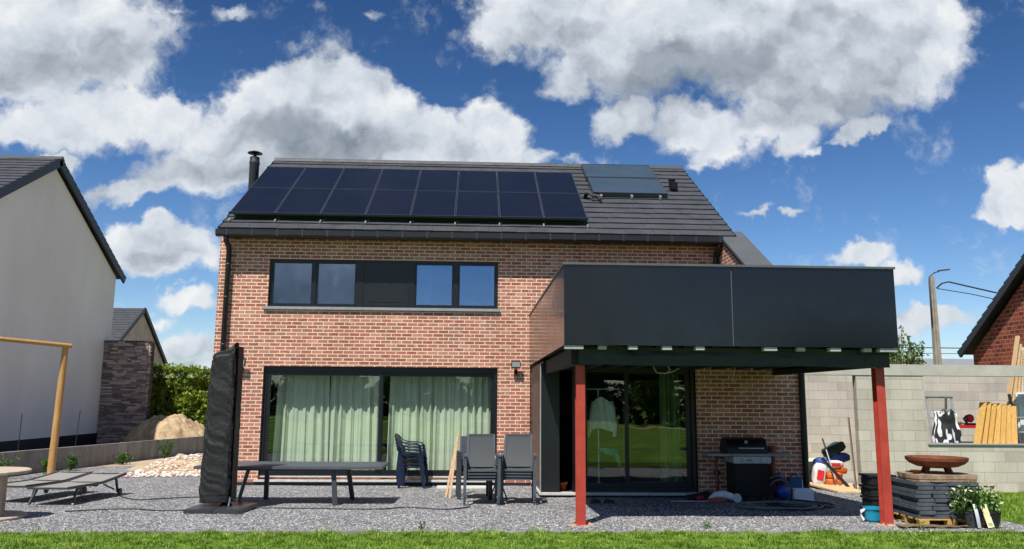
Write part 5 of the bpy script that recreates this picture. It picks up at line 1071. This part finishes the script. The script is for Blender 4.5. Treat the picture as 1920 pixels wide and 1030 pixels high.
# ================================================================ SUN LOUNGERS
def lounger():
    t = thing('sun_lounger', 'x', 'lounger', (0, 0, 0))
    prof = [(0, .27), (.9, .27), (1.15, .275), (2.0, .36)]
    def zf(y):
        for (a, za), (b, zb) in zip(prof, prof[1:]):
            if y <= b: return za + (zb - za) * (y - a) / (b - a)
        return prof[-1][1]
    mb = MB(); mb.grid(lambda a, b: (-.29 + .58 * a, .02 + 1.96 * b, zf(.02 + 1.96 * b) - .012 * math.sin(math.pi * a)), 6, 24); n0 = len(mb.v); mb.v += [(a, b, c - .006) for a, b, c in mb.v]; mb.f += [tuple(i + n0 for i in q[::-1]) for q in mb.f]; mb.mi = [0] * len(mb.f); mb.build('sling', 'mesh_light', t, smooth=True, world=False)
    mb = MB()
    for x in (-.31, .31):
        for (a, za), (b, zb) in zip(prof, prof[1:]): mb.bar((x, a, za - .005), (x, b, zb - .005), .035, .04)
    for y in (0.0, 1.15, 2.0): mb.bar((-.31, y, zf(y) - .01), (.31, y, zf(y) - .01), .03, .03)
    mb.build('frame', 'dark_metal', t, world=False)
    for x in (-.31, .31):
        mb = MB(); mb.bar((x * 1.1, .12, 0), (x, .28, .26), .03, .035); mb.build('leg', 'dark_metal', t, world=False)
        mb = MB(); mb.bar((x * 1.03, 1.72, .06), (x, 1.62, .31), .03, .035); l_ = mb.build('leg', 'dark_metal', t, world=False)
        mb = MB(); mb.lathe([(.03, -.015), (.06, -.015), (.065, 0), (.06, .015), (.03, .015)], 16, (0, 0, 0), Matrix.Translation((x * 1.12, 1.74, .065)) @ Euler((0, RAD(90), 0)).to_matrix().to_4x4()); mb.build('wheel', 'black_pl', l_, world=False)
    mb = MB(); mb.bar((-.32, .95, .23), (.32, .95, .23), .025, .025); mb.bar((-.30, 1.2, .23), (-.30, 1.6, .12), .02, .02); mb.bar((.30, 1.2, .23), (.30, 1.6, .12), .02, .02); mb.build('crossbar', 'dark_metal', t, world=False)
    return t
lo = lounger(); lo.location = (-6.62, -4.0, gz(-4.0) + .012); lo.rotation_euler = (RAD(-1.4), 0, RAD(-1)); lo['label'] = 'taupe sun lounger standing on the gravel, the nearer one to the parasol'; lo['group'] = 'sun loungers on the gravel'
dup(lo, (-7.45, -3.65, gz(-3.65) + .012), rot=(RAD(-1.4), 0, RAD(-3)), label='taupe sun lounger behind the cable spool table')
# cable spool table
sp = thing('cable_spool', 'wooden cable spool used as a table, cut off by the left edge', 'spool table', (-6.62, -5.7, gz(-5.7)))
c = (-6.62, -5.7, gz(-5.7) + .014)
mb = MB(); mb.lathe([(0, .60), (.53, .60), (.545, .61), (.545, .635), (.53, .645), (0, .645)], 40, c); mb.build('top_disc', 'spoolwood', sp)
mb = MB(); mb.lathe([(0, 0), (.53, 0), (.54, .01), (.54, .035), (.53, .045), (0, .045)], 40, c); mb.build('bottom_disc', 'spoolwood', sp)
mb = MB()
for k in range(16):
    a0, a1 = 2 * math.pi * k / 16 + .02, 2 * math.pi * (k + 1) / 16 - .02; r = .27
    mb.prism([(c[0] + r * math.cos(a0), c[1] + r * math.sin(a0)), (c[0] + r * math.cos(a1), c[1] + r * math.sin(a1)), (c[0] + .2 * math.cos(a1), c[1] + .2 * math.sin(a1)), (c[0] + .2 * math.cos(a0), c[1] + .2 * math.sin(a0))], 'z', c[2] + .046, c[2] + .599)
mb.build('core', 'spoolwood', sp)
# cables lying on the gravel
def ground_cable(pts, r, label, mat='cable'):
    P = [Vector((x, y, 0)) for x, y in pts]; o_ = []
    for i in range(len(P) - 1):
        p0, p1, p2, p3 = P[max(i - 1, 0)], P[i], P[i + 1], P[min(i + 2, len(P) - 1)]
        for k in range(8):
            t = k / 8; q = .5 * ((2 * p1) + (-p0 + p2) * t + (2 * p0 - 5 * p1 + 4 * p2 - p3) * t * t + (-p0 + 3 * p1 - 3 * p2 + p3) * t ** 3); o_.append((q.x, q.y, gfn(q.x, q.y) + .014 + r))
    mb = MB(); mb.tube(o_, r, 5); return tag(mb.build('ground_cable', mat), label, 'cable', 'cables on the gravel')
ground_cable([(-5.9, -4.9), (-5.2, -4.5), (-4.5, -4.75), (-3.6, -4.4), (-2.6, -4.35), (-1.5, -4.45), (-1.0, -4.25), (-.4, -4.5), (0, -4.1)], .009, 'thin dark cable running across the gravel past the table legs')
ground_cable([(-6.2, -2.4), (-5.6, -3.1), (-4.9, -2.7), (-4.3, -2.5)], .009, 'thin dark cable on the gravel between lounger and parasol')

# ================================================================ BARBECUE
bq = thing('barbecue', 'black gas barbecue with closed lid and grey side shelves', 'barbecue', (4.80, -3.0, gz(-3.0))); zg = gz(-3.0) + .014
mb = MB(); mb.bbox(4.50, 5.13, -3.22, -2.78, zg + .07, .73, .012); b_ = mb.build('cabinet', 'blackgloss', bq)
mb = MB(); mb.box(4.53, 5.10, -3.228, -3.2205, zg + .1, .71); mb.build('door', 'blackgloss', b_)
mb = MB(); mb.bbox(4.485, 5.145, -3.27, -2.77, .735, .845, .01); p = mb.build('control_panel', 'steel', bq)
for x in (4.65, 4.81, 4.98):
    mb = MB(); mb.lathe([(.034, 0), (.034, .012), (.026, .03), (0, .032)], 16, (0, 0, 0), Matrix.Translation((x, -3.271, .79)) @ Euler((RAD(90), 0, 0)).to_matrix().to_4x4()); mb.build('knob', 'steel', p, smooth=True, auto=40)
mb = MB(); mb.lathe([(.013, 0), (.013, .012), (0, .013)], 10, (0, 0, 0), Matrix.Translation((4.735, -3.271, .79)) @ Euler((RAD(90), 0, 0)).to_matrix().to_4x4()); mb.build('igniter', 'black_pl', p)
for a, b in ((4.03, 4.47), (5.16, 5.50)):
    mb = MB(); mb.bbox(a, b, -3.27, -2.80, .855, .895, .01); mb.build('side_shelf', 'shelf', bq)
mb = MB(); mb.bbox(4.471, 5.159, -3.28, -2.79, .852, .897, .008); mb.build('front_rail', 'shelf', bq)
def lidf(a, b):
    th = math.pi * b; x = 4.40 + .70 * a; r = 1; ins = .04 * (0 if 0 < a < 1 else 1)
    return (x + (.04 if b > .25 and b < .75 and a > .99 else 0) * 0, -3.0 - .235 * math.cos(th), .90 + .265 * math.sin(th) ** .75)
mb = MB(); mb.grid(lidf, 12, 16); lw0 = 13
for side in (0, 12): mb.f.append(tuple(j * lw0 + side for j in range(17))); mb.mi.append(0)
ld_ = mb.build('lid', 'blackgloss', bq, smooth=True, auto=40)
mb = MB(); mb.tube([(4.60, -3.20, 1.0), (4.60, -3.27, .99), (5.02, -3.27, .99), (5.02, -3.20, 1.0)], .012, 8); mb.build('handle', 'steel', ld_)
mb = MB(); mb.lathe([(.03, 0), (.03, .01), (0, .012)], 14, (0, 0, 0), Matrix.Translation((4.74, -3.19, 1.09)) @ Euler((RAD(60), 0, 0)).to_matrix().to_4x4()); mb.build('thermometer', 'steel', ld_)
for x in (4.53, 5.10):
    for y in (-3.18, -2.82): mb = MB(); mb.lathe([(.0, -.018), (.033, -.018), (.035, 0), (.033, .018), (0, .018)], 12, (0, 0, 0), Matrix.Translation((x, y, zg + .035)) @ Euler((0, RAD(90), 0)).to_matrix().to_4x4()); mb.build('caster', 'black_pl', bq)
mb = MB(); mb.tube([(4.52, -2.74, .80), (4.36, -2.72, .80), (4.33, -2.72, .72), (4.36, -2.72, .4), (4.36, -2.7, zg)], .028, 8); tag(mb.build('rusty_pipe', 'copper', smooth=True), 'thin bent rust red pipe left of the barbecue cabinet', 'pipe', 'rust red pipes by the barbecue')
mb = MB(); mb.lathe([(.055, 0), (.055, .80), (.07, .81), (.07, .93), (.06, .93), (.05, .1)], 16, (5.36, -2.72, gz(-2.7))); tag(mb.build('rusty_pipe', 'copper', smooth=True, auto=40), 'thick upright rust red drainpipe right of the barbecue', 'pipe', 'rust red pipes by the barbecue')
# compressor tank with hose ring
cm = thing('hose_drum', 'round blue drum wound with dark hoses beside the barbecue', 'hose drum', (5.32, -3.1, zg))
mb = MB(); mb.lathe([(0, -.09), (.07, -.085), (.11, -.05), (.12, 0), (.11, .05), (.07, .085), (0, .09)], 24, (0, 0, 0), Matrix.Translation((5.38, -3.12, .25)) @ Euler((RAD(90), 0, 0)).to_matrix().to_4x4()); mb.build('drum', 'blue', cm, smooth=True)
rr = random.Random(3)
for k in range(7):
    mb = MB(); r = .165 + .024 * (k % 4); cx_, cz = 5.33 + rr.uniform(-.02, .02), .255 + rr.uniform(-.01, .01); y = -3.16 + .03 * k; mb.tube([(cx_ + r * math.cos(a), y + .01 * math.sin(3 * a), max(cz + r * math.sin(a) * 1.03, zg + .015)) for a in [i * 2 * math.pi / 28 for i in range(29)]], .012, 6, False); mb.build('hose_ring', 'hose' if k % 2 else 'cable', cm, smooth=True)
mb = MB(); mb.bar((5.26, -3.0, zg), (5.36, -3.0, .45), .02); mb.bar((5.5, -3.0, zg), (5.40, -3.0, .45), .02); mb.build('stand', 'black_pl', cm)
mb = MB(); mb.blob((5.40, -2.92, .47), (.09, .06, .09), 4, .3); tag(mb.build('plastic_bag', 'purple', smooth=True), 'crumpled purple plastic behind the blue hose drum', 'bag')
mb = MB(); mb.bbox(5.55, 5.90, -3.22, -2.98, zg, zg + .21, .02, Matrix.Translation((5.7, -3.1, 0)) @ Euler((0, 0, RAD(-6))).to_matrix().to_4x4() @ Matrix.Translation((-5.7, 3.1, 0))); tag(mb.build('foam_box', 'poly'), 'white foam box on the gravel at the foot of the brick wall corner', 'box')
t = thing('tool_case', 'teal blue plastic tool case standing behind the white foam box', 'tool case', (5.72, -2.8, .1))
mb = MB(); mb.bbox(5.60, 5.84, -2.86, -2.74, .12, .47, .02); mb.build('shell', 'blue_case', t); mb = MB(); mb.tube([(5.66, -2.8, .47), (5.67, -2.8, .515), (5.77, -2.8, .515), (5.78, -2.8, .47)], .012, 6); mb.build('handle', 'black_pl', t)
mb = MB(); mb.bbox(5.42, 5.56, -2.80, -2.66, .12, .44, .02); mb.blob((5.5, -2.74, .46), (.06, .05, .04), 5, .3); tag(mb.build('black_canister', 'black_pl'), 'black canister between the drainpipe and the tool case', 'canister')
mb = MB(); mb.bar((5.88, -2.78, .1), (5.86, -2.78, .42), .02, .03); tag(mb.build('white_bracket', 'white_pl'), 'short white bracket standing right of the tool case', 'bracket')
# hose heap
rr = random.Random(11)
for n_, (cx_, cy_, R_, tn, mat, lb) in enumerate(((4.75, -4.30, .42, 5, 'hose', 'grey hose lying in wide loops before the barbecue'), (5.2, -4.05, .33, 3, 'cable', 'dark cable looped on the gravel before the hose drum'))):
    P_ = []
    for i in range(tn * 18):
        a = i * 2 * math.pi / 18; r = R_ * (1 + .25 * math.sin(i * .37 + n_) + rr.uniform(-.03, .03)); P_.append((cx_ + r * 1.35 * math.cos(a) + .1 * math.sin(i * .11), cy_ + r * .95 * math.sin(a), gfn(cx_, cy_) + .03 + .008 * (i // 18) + .015 * abs(math.sin(i * .9))))
    P_ += [(cx_ + .7, cy_ + .3, gfn(cx_, cy_) + .03), (5.45, -3.3, .14)]
    mb = MB(); mb.tube(P_, .014, 6); tag(mb.build('hose', mat, smooth=True), lb, 'hose', 'hoses on the gravel')
# power tools on the ground
t = thing('hedge_trimmer', 'white and rust orange power tool lying on the gravel before the socket', 'power tool', (4.05, -3.3, zg))
mb = MB(); mb.tube([(4.02, -3.35, zg + .06), (4.12, -3.35, zg + .13), (4.26, -3.36, zg + .14), (4.40, -3.38, zg + .10), (4.46, -3.4, zg + .04)], [.03, .055, .07, .06, .03], 10); mb.build('housing', 'white_pl', t, smooth=True)
mb = MB(); mb.blob((4.10, -3.5, zg + .05), (.16, .07, .055), 3, .25); mb.build('motor', pm('rust_orange', srgb(170, 84, 62), rough=.6), t, smooth=True)
mb = MB(); mb.bar((3.98, -3.48, zg + .04), (3.35, -3.36, zg + .03), .05, .014); mb.build('blade', 'steel', t)
t = thing('hand_tool', 'black and red hand tool with a chrome ring near the barbecue wheel', 'power tool', (4.45, -3.45, zg))
mb = MB(); mb.lathe([(.05, -.02), (.075, -.02), (.08, 0), (.075, .02), (.05, .02)], 20, (0, 0, 0), Matrix.Translation((4.47, -3.42, zg + .085)) @ Euler((RAD(80), RAD(15), 0)).to_matrix().to_4x4()); mb.build('ring', 'steel', t, smooth=True, auto=40); mb = MB(); mb.blob((4.47, -3.40, zg + .085), (.04, .03, .04), 2, .1); mb.build('hub', 'black_pl', t, smooth=True)
mb = MB(); mb.blob((3.80, -3.1, zg + .05), (.12, .07, .05), 6, .3); mb.blob((4.1, -2.95, zg + .06), (.26, .08, .06), 8, .35); tag(mb.build('black_cloth', 'black_pl', smooth=True), 'dark crumpled cloth at the wall foot below the socket', 'cloth')
mb = MB(); mb.blob((3.90, -3.22, zg + .06), (.07, .05, .04), 4, .3); tag(mb.build('red_glove', 'redtool', smooth=True), 'small red glove on the dark crumpled cloth', 'glove')
for i, x in enumerate((1.95, 2.18)):
    mb = MB(); mb.tube([(x, -3.55, gz(-3.5) + .03), (x + .06, -3.54, gz(-3.5) + .045), (x + .18, -3.56, gz(-3.5) + .035)], [.03, .038, .03], 8); tag(mb.build('shoe', 'black_pl', smooth=True), ['left', 'right'][i] + ' dark garden shoe on the gravel just right of the left red post', 'shoe', 'garden shoes')
# ================================================================ PAVER STACK AND FIRE BOWL
z = gz(-6.0) + .014; pa = thing('pallet', 'wooden pallet under the stack of slate pavers', 'pallet', (6.4, -6.0, z))
mb = MB()
for x in (6.0, 6.38, 6.74):
    for y in (-6.42, -6.05, -5.68): mb = MB(); mb.bbox(x - .065, x + .065, y - .05, y + .05, z + .012, z + .085, .003); mb.build('block', 'wood_y', pa)
mb = MB()
for x in (6.0, 6.38, 6.74): mb.box(x - .05, x + .05, -6.48, -5.62, z, z + .0115)
for y in (-6.42, -6.24, -6.05, -5.86, -5.68): mb.box(5.92, 6.82, y - .045, y + .045, z + .0855, z + .102)
mb.build('deck_board', 'wood_y', pa)
rr = random.Random(5); k = 0; zz = z + .103; pv = None; nxp = 4
cells = [(i, j) for i in range(4) for j in range(2)]
for lay in range(9):
    for i, j in cells:
        w = .212; d = .44; x = 5.93 + i * (w + .004) + rr.uniform(-.012, .012) + (.03 if lay % 3 == 1 else 0); y = -6.45 + j * (d + .006) + rr.uniform(-.015, .015)
        row = ['bottom', 'second', 'third', 'fourth', 'fifth', 'sixth', 'seventh', 'eighth', 'top'][lay]; cn = ['leftmost', 'second from left', 'third from left', 'rightmost'][i]
        lb = f'{cn} slate paver of the {row} layer, {"front" if j == 0 else "back"} row of the stack'
        if pv is None:
            mb = MB(); mb.bbox(-w / 2, w / 2, -d / 2, d / 2, 0, .048, .004); pv = mb.build('slate_paver', 'slate'); tag(pv, lb, 'paver', 'slate pavers stacked on the pallet'); o = pv
        else: o = pv.copy(); COL.objects.link(o); o['label'] = lb
        o.location = (x + w / 2, y + d / 2, zz + lay * .053); o.rotation_euler = (0, 0, rr.uniform(-.03, .03))
zs = zz + 9 * .053
mb = MB(); 
def slabf(): pass
bm_pts = [(5.93 + (q - 5.93) * .86, r_) for q, r_ in [(5.93, -6.2), (6.0, -6.42), (6.25, -6.47), (6.6, -6.44), (6.9, -6.47), (7.02, -6.3), (6.98, -6.0), (6.75, -5.72), (6.3, -5.68), (6.0, -5.85)]]
fine = []
for i in range(len(bm_pts)):
    a, b = Vector(bm_pts[i]), Vector(bm_pts[(i + 1) % len(bm_pts)])
    for q in range(5): p_ = a.lerp(b, q / 5); fine.append((p_.x + .015 * noise.noise(Vector((i * 3 + q, 1, 0))), p_.y + .02 * noise.noise(Vector((i * 3 + q * .8, 5, 0)))))
for a_, b_, sc in ((zs + .001, zs + .035, .985), (zs + .035, zs + .085, 1.0)):
    mb.prism([(6.46 + (x - 6.46) * sc, -6.07 + (y + 6.07) * sc) for x, y in fine], 'z', a_, b_)
tag(mb.build('wood_slab', 'slab'), 'rough irregular wooden slab on top of the slate pavers', 'slab')
zb = zs + .087; fb = thing('fire_bowl', 'wide rusted steel fire bowl on a rough slab above the pavers', 'fire bowl', (6.46, -6.05, zb))
mb = MB(); mb.lathe([(0, .065), (.12, .068), (.26, .09), (.35, .13), (.395, .175), (.40, .215), (.39, .215), (.38, .18), (.35, .14), (.2, .10), (0, .09)], 48, (6.46, -6.05, zb)); mb.build('bowl', 'rust', fb, smooth=True, auto=35)
for a in (0.5, 2.1, 3.6, 5.2):
    mb = MB(); mb.bar((6.46 + .23 * math.cos(a), -6.05 + .2 * math.sin(a), zb), (6.46 + .18 * math.cos(a), -6.05 + .16 * math.sin(a), zb + .085), .05, .03); mb.build('leg', 'rust', fb)
mb = MB(); mb.lathe([(.03, 0), (.03, .01), (.07, .05), (.065, .05), (.02, .015)], 20, (6.07, -6.2, zb)); tag(mb.build('small_bowl', 'rust', smooth=True, auto=40), 'small rusted bowl beside the large fire bowl', 'bowl')
# black crates left of the pallet
for k in range(4):
    mb = MB(); x = 5.64 + .01 * (k % 2); z0 = gz(-5.6) + .014 + k * .155; mb.bbox(x, x + .36, -5.75, -5.45, z0, z0 + .12, .012); mb.box(x - .015, x + .375, -5.765, -5.435, z0 + .121, z0 + .15)
    tag(mb.build('black_crate', 'black_pl'), ['bottom', 'second from the bottom', 'second from the top', 'top'][k] + ' black crate of the stack behind the right red post', 'crate', 'black crates behind the right post')
bk = thing('bucket', 'turquoise plastic bucket at the foot of the right red post', 'bucket', (5.52, -6.02, gz(-6))); c = (5.52, -6.02, gz(-6) + .014)
mb = MB(); mb.lathe([(.085, 0), (.115, .17), (.117, .175), (.125, .175), (.125, .20), (.115, .20), (.10, .03), (0, .02)], 28, c); mb.build('body', 'cyan', bk, smooth=True, auto=35)
mb = MB(); mb.tube([(c[0] - .12, c[1] - .02, c[2] + .17), (c[0] - .17, c[1] - .03, c[2] + .15), (c[0] - .185, c[1] - .03, c[2] + .09), (c[0] - .15, c[1] - .03, c[2] + .03), (c[0] - .11, c[1] - .04, c[2] + .04)], [.018, .022, .022, .022, .016], 8); tag(mb.build('cloth', 'bagwhite', smooth=True), 'white cloth hanging off the left side of the turquoise bucket', 'cloth')
# potted plants
def pot(x, y, r, h, mat, lb, name='plant_pot'):
    t = thing(name, lb, 'pot', (x, y, gz(y)), 0, 'dark pots at the paver stack'); mb = MB(); mb.lathe([(r * .78, 0), (r, h), (r * 1.06, h), (r * 1.06, h + .02), (r * .95, h + .02), (r * .75, .05)], 20, (x, y, gz(y) + .013)); mb.build('pot', mat, t, smooth=True, auto=40)
    mb = MB(); mb.lathe([(0, h - .01), (r * .93, h - .015)], 16, (x, y, gz(y) + .013)); mb.build('soil', 'bark', t); return t
pl = thing('potted_plant', 'bushy variegated plant with pale blooms in front of the pavers', 'plant', (6.95, -6.62, gz(-6.6)))
rs = np.random.RandomState(8); st = MB(); lf = MB(); bl = MB()
for cx_, cy_, hh, ww, n_ in ((6.56, -6.64, .47, .17, 20), (6.76, -6.6, .45, .16, 16), (6.44, -6.58, .42, .13, 9)):
    for k in range(n_):
        a = rs.uniform(0, 6.28); l = ww * rs.uniform(.3, 1.1); h_ = hh * rs.uniform(.55, 1.1); b = Vector((cx_ + math.cos(a) * l, cy_ + math.sin(a) * l, gz(-6.6) + h_ + .02)); a0 = Vector((cx_, cy_, gz(-6.6) + .17))
        st.tube([a0, a0.lerp(b, .5) + Vector((0, 0, .03)), b], .005, 4)
        leaf_cloud(lf, [tuple(a0.lerp(b, rs.uniform(.35, 1.05)) + Vector((rs.normal(), rs.normal(), rs.normal())) * .035) for _ in range(26)], .03, rs)
        if rs.rand() < .5: lf.cur = 1; leaf_cloud(lf, [tuple(b + Vector((rs.normal(), rs.normal(), rs.normal())) * .03) for _ in range(7)], .026, rs); lf.cur = 0
st.build('stem', 'leafplant', pl); lf.build('leaves', ['leafplant', 'paleleaf'], pl)
pot(6.56, -6.64, .11, .19, 'dark_metal', 'dark square-shouldered pot at the left under the bushy plant'); pot(6.82, -6.62, .11, .19, 'black_pl', 'black pot at the right under the bushy plant')
t = thing('plant_label', 'tall pale yellow plant label leaning on the right pot', 'plant label', (7.0, -6.8, gz(-6.8))); Mx = Matrix.Translation((6.65, -6.80, gz(-6.8) + .03)) @ Euler((RAD(-12), RAD(-10), 0)).to_matrix().to_4x4()
mb = MB(); mb.box(0, .085, -.002, .002, 0, .30, Mx); mb.build('card', 'card', t); mb = MB()
for i in range(4): mb.box(.045 - .0, .045 + .007, -.0035, -.0022, .025 + .0, .04, Matrix.Translation((0, 0, 0)) @ Mx @ Matrix.Translation((-.02 + i * .012, 0, 0)))
mb.box(.018, .066, -.0034, -.0021, .05, .056, Mx); mb.build('print', 'black_pl', t)
mb = MB(); mb.grid(lambda a, b: (6.47 + .045 * a + .05 * (1 - b) ** 2, -6.79 - .03 * math.sin(b * 3), gz(-6.8) + .03 + .30 * b), 3, 10); n0 = len(mb.v); mb.v += [(a, b + .003, c) for a, b, c in mb.v]; mb.f += [tuple(i + n0 for i in q[::-1]) for q in mb.f]; mb.mi = [0] * len(mb.f); tag(mb.build('plant_label', 'white_pl', smooth=True), 'narrow curved white plant label on the left pot', 'plant label')
# bark strip and dry straw in front of the pallet
mb = MB(); mb.grid(lambda a, b: (5.55 + 1.15 * a, -6.72 + .16 * b + .03 * math.sin(a * 9), gz(-6.7) + .02 + .03 * noise.noise(Vector((a * 6, b * 3, 1))) + .02), 30, 5); n0 = len(mb.v); mb.v += [(a, b, c - .012) for a, b, c in mb.v]; mb.f += [tuple(i + n0 for i in q[::-1]) for q in mb.f]; mb.mi = [0] * len(mb.f); tag(mb.build('weed_mat', 'bark'), 'crumpled edge of dark landscaping cloth in front of the pallet', 'landscaping cloth')
rs = np.random.RandomState(2); mb = MB(); 
for k in range(90):
    x, y = 6.62 + rs.normal() * .05, -6.6 + rs.normal() * .04; mb.tube([(x, y, gz(-6.6) + .02), (x + rs.normal() * .05, y + rs.normal() * .04, gz(-6.6) + .10 + rs.uniform(0, .07))], .002, 3)
tag(mb.build('dry_grass', 'wood', ), 'tuft of dry straw between the pallet and the left pot', 'dry grass', kind='stuff')
for i, (x, y, lb) in enumerate(((-.62, -6.75, 'small green weed on the gravel in front of the chair stacks'), (3.0, -6.7, 'small green weed on the gravel under the middle of the balcony'), (5.75, -6.85, 'small green weed at the foot of the right red post'))):
    rs = np.random.RandomState(70 + i); t = thing('weed', lb, 'weed', (x, y, gz(y)), 0, 'weeds on the gravel'); lm = MB(); leaf_cloud(lm, [(x + rs.normal() * .03, y + rs.normal() * .03, gz(y) + .02 + abs(rs.normal()) * .05) for _ in range(40)], .02, rs); lm.build('leaves', 'leafplant', t)
